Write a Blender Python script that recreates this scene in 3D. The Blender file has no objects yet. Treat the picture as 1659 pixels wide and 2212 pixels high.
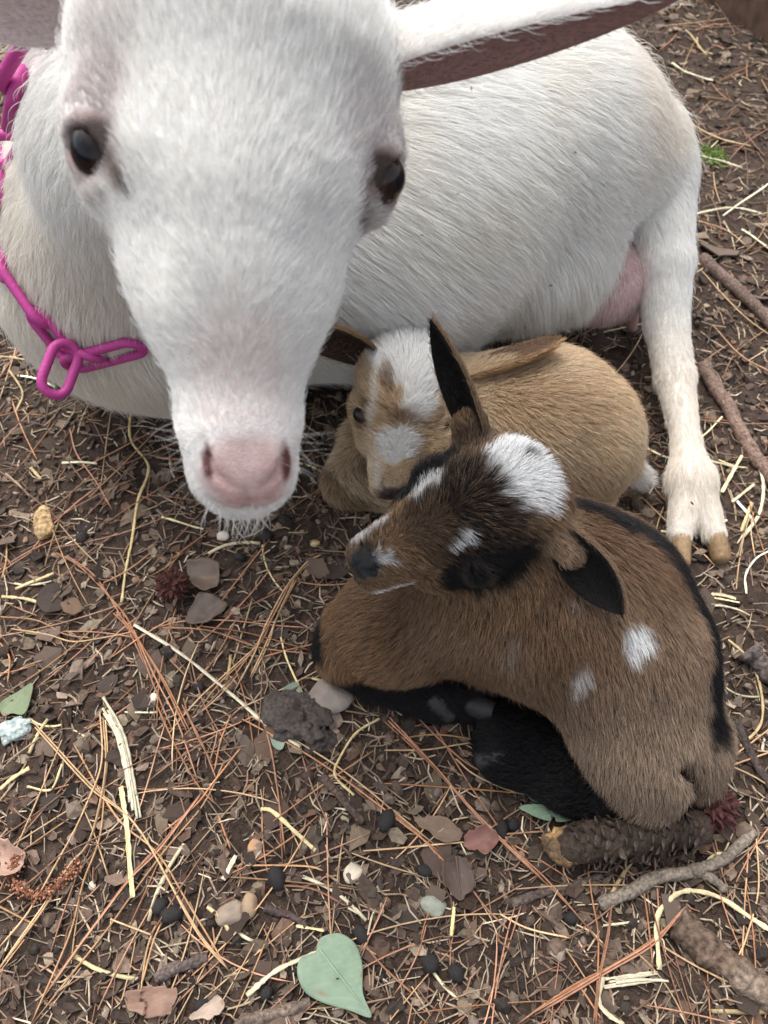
import bpy, math
import numpy as np
from mathutils import Vector, Matrix, kdtree

S = bpy.context.scene
C = S.collection
rad = math.radians

# ---------------------------------------------------------------- camera
TILT = rad(58.0)                       # camera looks down by this much
CAM = np.array((0.0, 0.0, 0.60))
cd = bpy.data.cameras.new('camera')
cd.sensor_fit = 'VERTICAL'
cd.sensor_height = 34.6
cd.sensor_width = 34.6
cd.lens = 26.0
cd.clip_start = 0.01
cd.clip_end = 200.0
cd.dof.use_dof = True
cd.dof.focus_distance = 0.50
cd.dof.aperture_fstop = 11.0
cam = bpy.data.objects.new('camera', cd)
cam.location = CAM
cam.rotation_euler = (math.pi / 2 - TILT, 0, 0)
C.objects.link(cam)
S.camera = cam

# ---------------------------------------------------------------- light: bright overcast shade
W = bpy.data.worlds.new('World')
S.world = W
W.use_nodes = True
wn = W.node_tree
sky = wn.nodes.new('ShaderNodeTexSky')
sky.sky_type = 'NISHITA'
sky.sun_disc = False
SUN_EL, SUN_AZ = rad(62), rad(-25)
sky.sun_elevation = SUN_EL
sky.sun_rotation = SUN_AZ
sky.air_density = 1.0
sky.dust_density = 4.0
hs = wn.nodes.new('ShaderNodeHueSaturation')
hs.inputs['Saturation'].default_value = 0.32      # a veil of cloud: the sky is nearly white
wn.links.new(sky.outputs['Color'], hs.inputs['Color'])
bg = wn.nodes['Background']
wn.links.new(hs.outputs['Color'], bg.inputs['Color'])
bg.inputs['Strength'].default_value = 0.12
sd = bpy.data.lights.new('sun', 'SUN')
sd.energy = 1.0
sd.angle = rad(40)
sd.color = (1.0, 0.985, 0.96)
sun = bpy.data.objects.new('sun', sd)
dirv = Vector((math.sin(SUN_AZ) * math.cos(SUN_EL), math.cos(SUN_AZ) * math.cos(SUN_EL), math.sin(SUN_EL)))
sun.rotation_euler = dirv.to_track_quat('Z', 'Y').to_euler()
C.objects.link(sun)
S.view_settings.view_transform = 'Standard'
S.view_settings.look = 'None'
S.view_settings.gamma = 1
S.view_settings.exposure = 1.33
S.view_settings.use_curve_mapping = False
S.render.engine = 'CYCLES'
S.cycles.max_bounces = 8
S.cycles.diffuse_bounces = 5
S.cycles.glossy_bounces = 3
S.cycles.transmission_bounces = 6
S.cycles.use_denoising = True
S.cycles_curves.shape = 'RIBBONS'

# ---------------------------------------------------------------- helpers
LITTER = True
FUR = True
rng = np.random.default_rng(7)
ct, st = math.cos(TILT), math.sin(TILT)
FWD = np.array((0, ct, -st)); RIGHT = np.array((1.0, 0, 0)); UP = np.array((0, st, ct))
FPX = 1662.0


def ray(x, y):
    return FWD + (x - 829.5) / FPX * RIGHT - (y - 1106.0) / FPX * UP


def V(x, y, Z):
    """point seen in direction (x, y) at distance Z in front of the camera"""
    return CAM + Z * ray(x, y)


def G(x, y, z=0.0):
    """point at height z above the soil"""
    r = ray(x, y)
    return CAM + r * ((z - CAM[2]) / r[2])


def vdir(dx, dy, dw):
    """direction: right, down, towards the viewer"""
    return nrm(dx * RIGHT - dy * UP - dw * FWD)


def nrm(v):
    v = np.asarray(v, float)
    return v / np.maximum(np.linalg.norm(v, axis=-1, keepdims=True), 1e-12)


def props(o, label=None, cat=None, group=None, kind=None):
    for k, v in (('label', label), ('category', cat), ('group', group), ('kind', kind)):
        if v:
            o[k] = v
    return o


def link(name, data, parent=None):
    o = bpy.data.objects.new(name, data)
    C.objects.link(o)
    if parent is not None:
        o.parent = parent
        o.matrix_parent_inverse = parent.matrix_world.inverted()
    return o


def empty(name, loc, label, cat, group=None):
    o = bpy.data.objects.new(name, None)
    o.location = loc
    o.empty_display_size = 0.02
    C.objects.link(o)
    o.matrix_world = Matrix.Translation(Vector(loc))
    props(o, label, cat, group)
    return o


def mesh_np(name, verts, faces, mat=None, parent=None, smooth=True, col=None, mats=None, midx=None):
    """verts (N,3), faces (M,k) array or list of arrays"""
    me = bpy.data.meshes.new(name)
    verts = np.asarray(verts, np.float32)
    fl = faces if isinstance(faces, list) else [faces]
    fl = [np.asarray(f, np.int32) for f in fl if len(f)]
    me.vertices.add(len(verts))
    me.vertices.foreach_set('co', verts.ravel())
    nl = sum(f.size for f in fl)
    npoly = sum(len(f) for f in fl)
    me.loops.add(nl)
    me.loops.foreach_set('vertex_index', np.concatenate([f.ravel() for f in fl]))
    me.polygons.add(npoly)
    tot = np.concatenate([np.full(len(f), f.shape[1], np.int32) for f in fl])
    start = np.concatenate([[0], np.cumsum(tot)[:-1]]).astype(np.int32)
    me.polygons.foreach_set('loop_start', start)
    me.polygons.foreach_set('loop_total', tot)
    me.polygons.foreach_set('use_smooth', np.full(npoly, smooth, bool))
    if mats:
        for m in mats:
            me.materials.append(m)
        if midx is not None:
            me.polygons.foreach_set('material_index', np.asarray(midx, np.int32))
    elif mat:
        me.materials.append(mat)
    if col is not None:
        a = me.attributes.new('tint', 'FLOAT_COLOR', 'POINT')
        c4 = np.ones((len(verts), 4), np.float32)
        c4[:, :3] = col
        a.data.foreach_set('color', c4.ravel())
    me.update(calc_edges=True)
    me.validate()
    return link(name, me, parent)


def hash3(ix, iy, iz, seed=0):
    h = (ix * 374761393 + iy * 668265263 + iz * 2147483647 + seed * 974634777) & 0xFFFFFFFF
    h = ((h ^ (h >> 13)) * 1274126177) & 0xFFFFFFFF
    h = (h ^ (h >> 16)) & 0xFFFFFFFF
    return h.astype(np.float64) / 4294967295.0


def noise3(p, scale, seed=0):
    """value noise in -1..1 on points (N,3)"""
    q = np.asarray(p, float) / scale
    i = np.floor(q).astype(np.int64)
    f = q - i
    f = f * f * (3 - 2 * f)
    r = 0
    for a in (0, 1):
        wa = f[:, 0] if a else 1 - f[:, 0]
        for b in (0, 1):
            wb = f[:, 1] if b else 1 - f[:, 1]
            for c in (0, 1):
                wc = f[:, 2] if c else 1 - f[:, 2]
                r = r + wa * wb * wc * hash3(i[:, 0] + a, i[:, 1] + b, i[:, 2] + c, seed)
    return r * 2 - 1


def vnoise(p, scale, seed=0):
    return np.stack([noise3(p, scale, seed + k * 17) for k in range(3)], 1)


def sstep(a, b, x):
    t = np.clip((x - a) / (b - a), 0, 1)
    return t * t * (3 - 2 * t)


# ---------------------------------------------------------------- materials
def new_mat(name):
    m = bpy.data.materials.new(name)
    m.use_nodes = True
    return m, m.node_tree, m.node_tree.nodes['Principled BSDF']


def tint_mat(name, rough=0.8, spec=0.25, nscale=180.0, namount=0.35, bump=0.25, bscale=600.0, jitter=0.0):
    """colour from the 'tint' attribute, broken up by grain"""
    m, nt, b = new_mat(name)
    a = nt.nodes.new('ShaderNodeAttribute'); a.attribute_name = 'tint'
    tc = nt.nodes.new('ShaderNodeTexCoord')
    n = nt.nodes.new('ShaderNodeTexNoise'); n.inputs['Scale'].default_value = nscale; n.inputs['Detail'].default_value = 6
    nt.links.new(tc.outputs['Object'], n.inputs['Vector'])
    mr = nt.nodes.new('ShaderNodeMapRange')
    mr.inputs['From Min'].default_value = 0.25; mr.inputs['From Max'].default_value = 0.75
    mr.inputs['To Min'].default_value = 1 - namount; mr.inputs['To Max'].default_value = 1 + namount
    nt.links.new(n.outputs['Fac'], mr.inputs['Value'])
    mu = nt.nodes.new('ShaderNodeVectorMath'); mu.operation = 'SCALE'
    nt.links.new(a.outputs['Color'], mu.inputs[0])
    nt.links.new(mr.outputs['Result'], mu.inputs['Scale'])
    out = mu.outputs['Vector']
    if jitter:
        oi = nt.nodes.new('ShaderNodeObjectInfo')
        m2 = nt.nodes.new('ShaderNodeMapRange')
        m2.inputs['To Min'].default_value = 1 - jitter; m2.inputs['To Max'].default_value = 1 + jitter
        nt.links.new(oi.outputs['Random'], m2.inputs['Value'])
        s2 = nt.nodes.new('ShaderNodeVectorMath'); s2.operation = 'SCALE'
        nt.links.new(out, s2.inputs[0]); nt.links.new(m2.outputs['Result'], s2.inputs['Scale'])
        out = s2.outputs['Vector']
    nt.links.new(out, b.inputs['Base Color'])
    b.inputs['Roughness'].default_value = rough
    b.inputs['Specular IOR Level'].default_value = spec
    if bump:
        bn = nt.nodes.new('ShaderNodeTexNoise'); bn.inputs['Scale'].default_value = bscale; bn.inputs['Detail'].default_value = 4
        nt.links.new(tc.outputs['Object'], bn.inputs['Vector'])
        bp = nt.nodes.new('ShaderNodeBump'); bp.inputs['Strength'].default_value = bump; bp.inputs['Distance'].default_value = 0.001
        nt.links.new(bn.outputs['Fac'], bp.inputs['Height'])
        nt.links.new(bp.outputs['Normal'], b.inputs['Normal'])
    return m


def hair_mat(name, rough=0.45, spec=0.3, trans=0.25, root=0.75):
    m, nt, b = new_mat(name)
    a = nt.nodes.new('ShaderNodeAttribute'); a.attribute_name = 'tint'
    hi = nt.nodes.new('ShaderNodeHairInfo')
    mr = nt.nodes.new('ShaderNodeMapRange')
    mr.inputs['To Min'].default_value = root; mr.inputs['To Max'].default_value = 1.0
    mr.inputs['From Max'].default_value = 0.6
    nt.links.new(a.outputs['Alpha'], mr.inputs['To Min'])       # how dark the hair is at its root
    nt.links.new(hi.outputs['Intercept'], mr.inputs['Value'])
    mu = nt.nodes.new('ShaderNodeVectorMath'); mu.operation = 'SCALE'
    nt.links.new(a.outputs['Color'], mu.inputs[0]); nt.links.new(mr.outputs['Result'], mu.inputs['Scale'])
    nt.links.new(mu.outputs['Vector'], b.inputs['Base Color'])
    b.inputs['Roughness'].default_value = rough
    b.inputs['Specular IOR Level'].default_value = spec
    tr = nt.nodes.new('ShaderNodeBsdfTranslucent')
    nt.links.new(mu.outputs['Vector'], tr.inputs['Color'])
    mx = nt.nodes.new('ShaderNodeMixShader'); mx.inputs[0].default_value = trans
    nt.links.new(b.outputs[0], mx.inputs[1]); nt.links.new(tr.outputs[0], mx.inputs[2])
    nt.links.new(mx.outputs[0], nt.nodes['Material Output'].inputs['Surface'])
    return m


def plain_mat(name, col, rough=0.5, spec=0.5, bump=0.0, bscale=300, sss=0.0, coat=0.0):
    m, nt, b = new_mat(name)
    b.inputs['Base Color'].default_value = (*col, 1)
    b.inputs['Roughness'].default_value = rough
    b.inputs['Specular IOR Level'].default_value = spec
    b.inputs['Coat Weight'].default_value = coat
    b.inputs['Coat Roughness'].default_value = 0.05
    if bump:
        tc = nt.nodes.new('ShaderNodeTexCoord')
        bn = nt.nodes.new('ShaderNodeTexNoise'); bn.inputs['Scale'].default_value = bscale; bn.inputs['Detail'].default_value = 5
        nt.links.new(tc.outputs['Object'], bn.inputs['Vector'])
        bp = nt.nodes.new('ShaderNodeBump'); bp.inputs['Strength'].default_value = bump; bp.inputs['Distance'].default_value = 0.001
        nt.links.new(bn.outputs['Fac'], bp.inputs['Height']); nt.links.new(bp.outputs['Normal'], b.inputs['Normal'])
    return m


# ---------------------------------------------------------------- the soil
def height(x, y):
    p = np.stack([np.asarray(x, float), np.asarray(y, float), np.zeros(np.shape(x))], 1)
    h = 0.005 * noise3(p, 0.14, 1) + 0.0030 * noise3(p, 0.045, 2) + 0.0018 * noise3(p, 0.018, 3)
    h += 0.0013 * noise3(p, 0.0085, 4)
    return h - 0.002


def make_ground():
    def axis(lo, hi, step, far):
        core = np.arange(lo, hi + step / 2, step)
        ext = [step]
        while sum(ext) < far:
            ext.append(ext[-1] * 1.35)
        e = np.cumsum(ext)
        return np.concatenate([(lo - e)[::-1], core, hi + e])
    xs = axis(-0.62, 0.85, 0.0042, 25)
    ys = axis(-0.10, 1.45, 0.0042, 25)
    X, Y = np.meshgrid(xs, ys, indexing='ij')
    Z = height(X.ravel(), Y.ravel())
    P = np.stack([X.ravel(), Y.ravel(), Z], 1)
    nx, ny = len(xs), len(ys)
    i = np.arange(nx * ny).reshape(nx, ny)
    F = np.stack([i[:-1, :-1].ravel(), i[1:, :-1].ravel(), i[1:, 1:].ravel(), i[:-1, 1:].ravel()], 1)
    m, nt, b = new_mat('soil')
    tc = nt.nodes.new('ShaderNodeTexCoord')

    def noise(sc, det=8, rough=0.6):
        n = nt.nodes.new('ShaderNodeTexNoise')
        n.inputs['Scale'].default_value = sc; n.inputs['Detail'].default_value = det; n.inputs['Roughness'].default_value = rough
        nt.links.new(tc.outputs['Object'], n.inputs['Vector'])
        return n
    n1, n2, n3 = noise(14), noise(120), noise(700, 6, 0.7)
    r1 = nt.nodes.new('ShaderNodeValToRGB')
    r1.color_ramp.elements[0].position = 0.3; r1.color_ramp.elements[0].color = (0.024, 0.0165, 0.0125, 1)
    r1.color_ramp.elements[1].position = 0.7; r1.color_ramp.elements[1].color = (0.075, 0.053, 0.041, 1)
    nt.links.new(n2.outputs['Fac'], r1.inputs['Fac'])
    r2 = nt.nodes.new('ShaderNodeValToRGB')
    r2.color_ramp.elements[0].position = 0.35; r2.color_ramp.elements[0].color = (0.55, 0.5, 0.48, 1)
    r2.color_ramp.elements[1].position = 0.75; r2.color_ramp.elements[1].color = (1.9, 1.8, 1.7, 1)
    nt.links.new(n3.outputs['Fac'], r2.inputs['Fac'])
    mx = nt.nodes.new('ShaderNodeMix'); mx.data_type = 'RGBA'; mx.blend_type = 'MULTIPLY'; mx.inputs[0].default_value = 1
    nt.links.new(r1.outputs['Color'], mx.inputs[6]); nt.links.new(r2.outputs['Color'], mx.inputs[7])
    nt.links.new(mx.outputs[2], b.inputs['Base Color'])
    b.inputs['Roughness'].default_value = 0.85; b.inputs['Specular IOR Level'].default_value = 0.25
    bp = nt.nodes.new('ShaderNodeBump'); bp.inputs['Strength'].default_value = 0.8; bp.inputs['Distance'].default_value = 0.002
    nt.links.new(n3.outputs['Fac'], bp.inputs['Height']); nt.links.new(bp.outputs['Normal'], b.inputs['Normal'])
    o = mesh_np('ground', P, F, m)
    props(o, 'dark brown soil of the goat pen', 'ground', kind='structure')


make_ground()
# ---------------------------------------------------------------- bodies: one smooth surface grown from bones
class Frame:
    """local head frame in centimetres: x across, y from poll to nose, z out of the forehead"""
    def __init__(s, o, ex, ey, ez, unit=0.01):
        ey = nrm(ey); ez = nrm(np.asarray(ez) - np.dot(ez, ey) * ey)
        ex = nrm(np.cross(ez, ey)) if ex is None else ex
        s.o = np.asarray(o, float); s.M = np.stack([ex, ey, ez]); s.u = unit

    def w(s, x, y, z):
        return s.o + s.u * (np.array((x, y, z), float) @ s.M)

    def d(s, x, y, z):
        return np.array((x, y, z), float) @ s.M

    def loc(s, P):
        return ((P - s.o) @ s.M.T) / s.u


class Body:
    def __init__(s):
        s.prims = []      # (fn, k, flow, length)
        s.cuts = []       # (fn, k)
        s.gid = 0; s.gk = {0: 0.0}
        s.lo = np.full(3, 9.0); s.hi = np.full(3, -9.0)

    def group(s, k):
        """the bones that follow blend among themselves first, then join the rest with a crease of width k"""
        s.gid += 1; s.gk[s.gid] = k
        return s

    def _grow(s, p, r):
        s.lo = np.minimum(s.lo, p - r); s.hi = np.maximum(s.hi, p + r)

    def bone(s, a, b, r1, r2, k=0.02, flow=None, L=0.015, cut=False):
        a = np.asarray(a, float); b = np.asarray(b, float)
        ba = b - a
        dd = max(float(ba @ ba), 1e-12)

        def fn(p):
            pa = p - a
            t = np.clip((pa @ ba) / dd, 0, 1)
            return np.linalg.norm(pa - t[:, None] * ba, axis=1) - (r1 + (r2 - r1) * t)
        if cut:
            s.cuts.append((fn, k)); return s
        s._grow(a, r1); s._grow(b, r2)
        fl = nrm(ba) if flow is None and dd > 1e-9 else (np.array((0, 0, -1.0)) if flow is None else flow)
        s.prims.append((fn, k, fl, L, s.gid))
        return s

    def ell(s, c, r, M=None, k=0.02, flow=(0, 0, -1.0), L=0.015, cut=False):
        c = np.asarray(c, float); r = np.asarray(r, float)
        M = np.eye(3) if M is None else M

        def fn(p):
            q = (p - c) @ M.T
            k0 = np.linalg.norm(q / r, axis=1)
            k1 = np.linalg.norm(q / (r * r), axis=1)
            return k0 * (k0 - 1) / np.maximum(k1, 1e-9)
        if cut:
            s.cuts.append((fn, k)); return s
        s._grow(c, r.max())
        s.prims.append((fn, k, flow, L, s.gid))
        return s

    def sdf(s, p):
        gd = {}
        for fn, k, _, _, g in s.prims:
            e = fn(p)
            if g not in gd:
                gd[g] = e
            else:
                d = gd[g]
                h = np.maximum(k - np.abs(d - e), 0) / k
                gd[g] = np.minimum(d, e) - h * h * k * 0.25
        d = None
        for g, e in gd.items():
            if d is None:
                d = e
            else:
                k = s.gk[g]
                h = np.maximum(k - np.abs(d - e), 0) / k
                d = np.minimum(d, e) - h * h * k * 0.25
        for fn, k in s.cuts:
            e = -fn(p)
            h = np.maximum(k - np.abs(d - e), 0) / k
            d = np.maximum(d, e) + h * h * k * 0.25
        return d

    def grad(s, p, e=0.0007):
        T = np.array(((1, -1, -1), (-1, -1, 1), (-1, 1, -1), (1, 1, 1)), float)
        return nrm(sum(t * s.sdf(p + t * e)[:, None] for t in T))

    def hit(s, o, d, far=0.2):
        """first surface point from o along d"""
        t = 0.0
        for _ in range(80):
            v = float(s.sdf((o + d * t)[None])[0])
            if v < 1e-5 or t > far:
                break
            t += v * 0.9
        return o + d * t

    def flow_len(s, P, N):
        D = np.stack([fn(P) for fn, _, _, _, _ in s.prims], 1)
        w = np.exp(-np.clip(D - D.min(1, keepdims=True), 0, 1) / 0.010)
        w /= w.sum(1, keepdims=True)
        F = np.zeros_like(P); L = np.zeros(len(P))
        for j, (_, _, fl, ln, _) in enumerate(s.prims):
            v = fl(P) if callable(fl) else np.broadcast_to(nrm(fl), P.shape)
            F += w[:, j:j + 1] * v
            L += w[:, j] * ln
        F = F - (F * N).sum(1, keepdims=True) * N
        return nrm(F + 1e-6), L

    def polygonise(s, h):
        """surface nets on a sparse grid, then one split and a projection back on to the surface"""
        B = 8
        lo = s.lo - 3 * h
        n = np.ceil((s.hi + 3 * h - lo) / h).astype(int)
        nb = -(-n // B)
        n = nb * B + 1
        bi = np.stack(np.meshgrid(*[np.arange(v) for v in nb], indexing='ij'), -1).reshape(-1, 3)
        cen = lo + (bi + 0.5) * B * h
        dc = s.sdf(cen)
        near = np.abs(dc) < B * h * 1.1 + 0.01
        G3 = np.empty(n, np.float32)
        off = np.arange(B + 1)
        for b, d0 in zip(bi[~near], dc[~near]):
            G3[b[0] * B:b[0] * B + B + 1, b[1] * B:b[1] * B + B + 1, b[2] * B:b[2] * B + B + 1] = d0
        nbk = bi[near]
        o3 = np.stack(np.meshgrid(off, off, off, indexing='ij'), -1).reshape(-1, 3)
        for c0 in range(0, len(nbk), 400):
            ch = nbk[c0:c0 + 400]
            pts = lo + h * ((ch * B)[:, None, :] + o3[None]).reshape(-1, 3)
            vals = s.sdf(pts).reshape(len(ch), B + 1, B + 1, B + 1)
            for b, v in zip(ch, vals):
                G3[b[0] * B:b[0] * B + B + 1, b[1] * B:b[1] * B + B + 1, b[2] * B:b[2] * B + B + 1] = v
        ins = G3 < 0
        c = ins[:-1, :-1, :-1].astype(np.int8)
        cnt = np.zeros_like(c)
        for a in (0, 1):
            for b in (0, 1):
                for e in (0, 1):
                    cnt += ins[a:n[0] - 1 + a, b:n[1] - 1 + b, e:n[2] - 1 + e]
        act = (cnt > 0) & (cnt < 8)
        idx = np.full(act.shape, -1, np.int64)
        ijk = np.argwhere(act)
        idx[act] = np.arange(len(ijk))
        acc = np.zeros((len(ijk), 3)); num = np.zeros(len(ijk))
        corners = [(a, b, e) for a in (0, 1) for b in (0, 1) for e in (0, 1)]
        for p in corners:
            for ax in range(3):
                if p[ax]:
                    continue
                q = list(p); q[ax] = 1
                v0 = G3[ijk[:, 0] + p[0], ijk[:, 1] + p[1], ijk[:, 2] + p[2]]
                v1 = G3[ijk[:, 0] + q[0], ijk[:, 1] + q[1], ijk[:, 2] + q[2]]
                m = (v0 < 0) != (v1 < 0)
                t = np.where(m, v0 / np.where(m, v0 - v1, 1), 0)
                pos = np.tile(np.array(p, float), (len(ijk), 1)); pos[:, ax] += t
                acc += pos * m[:, None]; num += m
        Vt = lo + h * (ijk + acc / num[:, None])
        faces = []
        for ax in range(3):
            u, v = (ax + 1) % 3, (ax + 2) % 3
            sl0 = [slice(1, -1)] * 3; sl0[ax] = slice(0, -1)
            sl1 = [slice(1, -1)] * 3; sl1[ax] = slice(1, None)
            a = ins[tuple(sl0)]; b = ins[tuple(sl1)]
            for sgn in (True, False):
                m = (a & ~b) if sgn else (~a & b)
                e = np.argwhere(m)
                if not len(e):
                    continue
                base = e.copy(); base[:, u] += 1; base[:, v] += 1
                def cell(du, dv):
                    q = base.copy(); q[:, u] += du; q[:, v] += dv
                    return idx[q[:, 0], q[:, 1], q[:, 2]]
                quad = np.stack([cell(-1, -1), cell(0, -1), cell(0, 0), cell(-1, 0)], 1)
                if not sgn:
                    quad = quad[:, ::-1]
                faces.append(quad)
        F = np.concatenate(faces)
        F = F[(F >= 0).all(1)]
        # split every quad in four
        nv = len(Vt)
        E = np.sort(np.stack([F, np.roll(F, -1, 1)], -1).reshape(-1, 2), 1)
        ue, inv = np.unique(E[:, 0] * nv + E[:, 1], return_inverse=True)
        em = nv + inv.reshape(-1, 4)
        fm = nv + len(ue) + np.arange(len(F))
        P = np.concatenate([Vt, 0.5 * (Vt[ue // nv] + Vt[ue % nv]), Vt[F].mean(1)])
        F2 = np.concatenate([np.stack([F[:, i], em[:, i], fm, em[:, i - 1]], 1) for i in range(4)])
        for it in range(3):
            for c0 in range(0, len(P), 60000):
                q = P[c0:c0 + 60000]
                d = s.sdf(q)
                P[c0:c0 + 60000] = q - np.clip(d, -h, h)[:, None] * s.grad(q) * 0.9
        return P, F2


def sample_faces(P, F, dens_fn, cam_bias=True):
    """random roots on quads; dens_fn(points, normals) -> hairs per square metre"""
    a, b, c, d = (P[F[:, i]] for i in range(4))
    nv = np.cross(c - a, d - b)
    area = 0.5 * np.linalg.norm(nv, axis=1)
    n = nrm(nv)
    cen = (a + b + c + d) / 4
    dens = dens_fn(cen, n)
    if cam_bias:
        tov = nrm(CAM - cen)
        f = (tov * n).sum(1)
        dens = dens * np.where(f > -0.35, 1.0, 0.12)
    exp = area * dens
    k = np.floor(exp + rng.random(len(exp))).astype(int)
    i = np.repeat(np.arange(len(F)), k)
    u = rng.random(len(i))[:, None]; v = rng.random(len(i))[:, None]
    R = (1 - u) * (1 - v) * a[i] + u * (1 - v) * b[i] + u * v * c[i] + (1 - u) * v * d[i]
    return R, n[i]


def strands(name, roots, N, F, L, col, mat, parent, width=0.00028, lift=0.45, rnd=0.16, clump=0.45, clump_d=0.005,
            sag=0.0, wave=0.10, nseg=5, tip=0.15, seed=0, kind='stuff'):
    n = len(roots)
    r = np.random.default_rng(seed + 100)
    F = nrm(F + rnd * r.normal(size=(n, 3)) + wave * vnoise(roots, 0.016, seed))
    F = nrm(F - (F * N).sum(1, keepdims=True) * N * 0.8)
    lf = ((lift(roots) if callable(lift) else lift) * (0.75 + 0.5 * r.random(n)))[:, None]
    L = L * (0.65 + 0.6 * r.random(n))
    guard = r.random(n) < .035                    # stray guard hairs stand off the coat
    lf = np.where(guard[:, None], lf * 2.0 + .10, lf)
    L = np.where(guard, L * 1.1, L)
    pts = np.empty((n, nseg, 3))
    pts[:, 0] = roots - N * 0.0006
    p = pts[:, 0].copy()
    for i in range(1, nseg):
        t = (i - 0.5) / (nseg - 1)
        d = nrm(F * (0.35 + 0.65 * t) + N * lf * (1.5 - 1.35 * t) + np.array((0, 0, -1.0)) * sag * t + 0.05 * r.normal(size=(n, 3)))
        p = p + d * (L / (nseg - 1))[:, None]
        pts[:, i] = p
    cl = clump(roots) if callable(clump) else clump
    if np.max(cl) > 0:
        rot = np.linalg.qr(np.random.default_rng(5).normal(size=(3, 3)))[0]
        cell = np.floor((roots @ rot + 0.8 * clump_d * vnoise(roots, clump_d * 1.3, seed + 3)) / clump_d).astype(np.int64)
        cell = cell - cell.min(0)
        key = (cell[:, 0] * 8192 + cell[:, 1]) * 8192 + cell[:, 2]
        _, inv, cnt = np.unique(key, return_inverse=True, return_counts=True)
        for i in range(1, nseg):
            t = i / (nseg - 1)
            m = np.stack([np.bincount(inv, pts[:, i, j]) for j in range(3)], 1) / cnt[:, None]
            w = (cl * t ** 1.5 * (0.5 + 0.5 * r.random(n)))[:, None]
            pts[:, i] = pts[:, i] * (1 - w) + m[inv] * w
    pts[:, :, 2] = np.maximum(pts[:, :, 2], -0.004)
    cu = bpy.data.hair_curves.new(name)
    cu.add_curves([nseg] * n)
    cu.attributes['position'].data.foreach_set('vector', pts.astype(np.float32).ravel())
    t = np.linspace(0, 1, nseg)
    prof = 0.5 * (1 - (1 - tip) * t ** 1.6)
    wf = width(roots) if callable(width) else np.full(n, width)
    wv = ((0.7 + 0.6 * r.random(n)) * wf)[:, None] * prof[None]
    ra = cu.attributes.get('radius') or cu.attributes.new('radius', 'FLOAT', 'POINT')
    ra.data.foreach_set('value', wv.astype(np.float32).ravel())
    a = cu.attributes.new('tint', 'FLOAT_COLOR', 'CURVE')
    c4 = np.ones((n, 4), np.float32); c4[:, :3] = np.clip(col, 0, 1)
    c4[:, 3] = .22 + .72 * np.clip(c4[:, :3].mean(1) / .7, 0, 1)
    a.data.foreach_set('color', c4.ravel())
    cu.materials.append(mat)
    o = link(name, cu, parent)
    if kind:
        o['kind'] = kind
    return o


def mixc(c0, c1, w):
    return np.asarray(c0) * (1 - w[:, None]) + np.asarray(c1) * w[:, None]


def blob(q, c, r, soft=0.35):
    """1 inside an ellipsoidal patch of the coat, 0 outside"""
    d = np.linalg.norm((q - np.asarray(c)) / np.asarray(r), axis=1)
    return 1 - sstep(1 - soft, 1 + soft, d)


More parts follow.
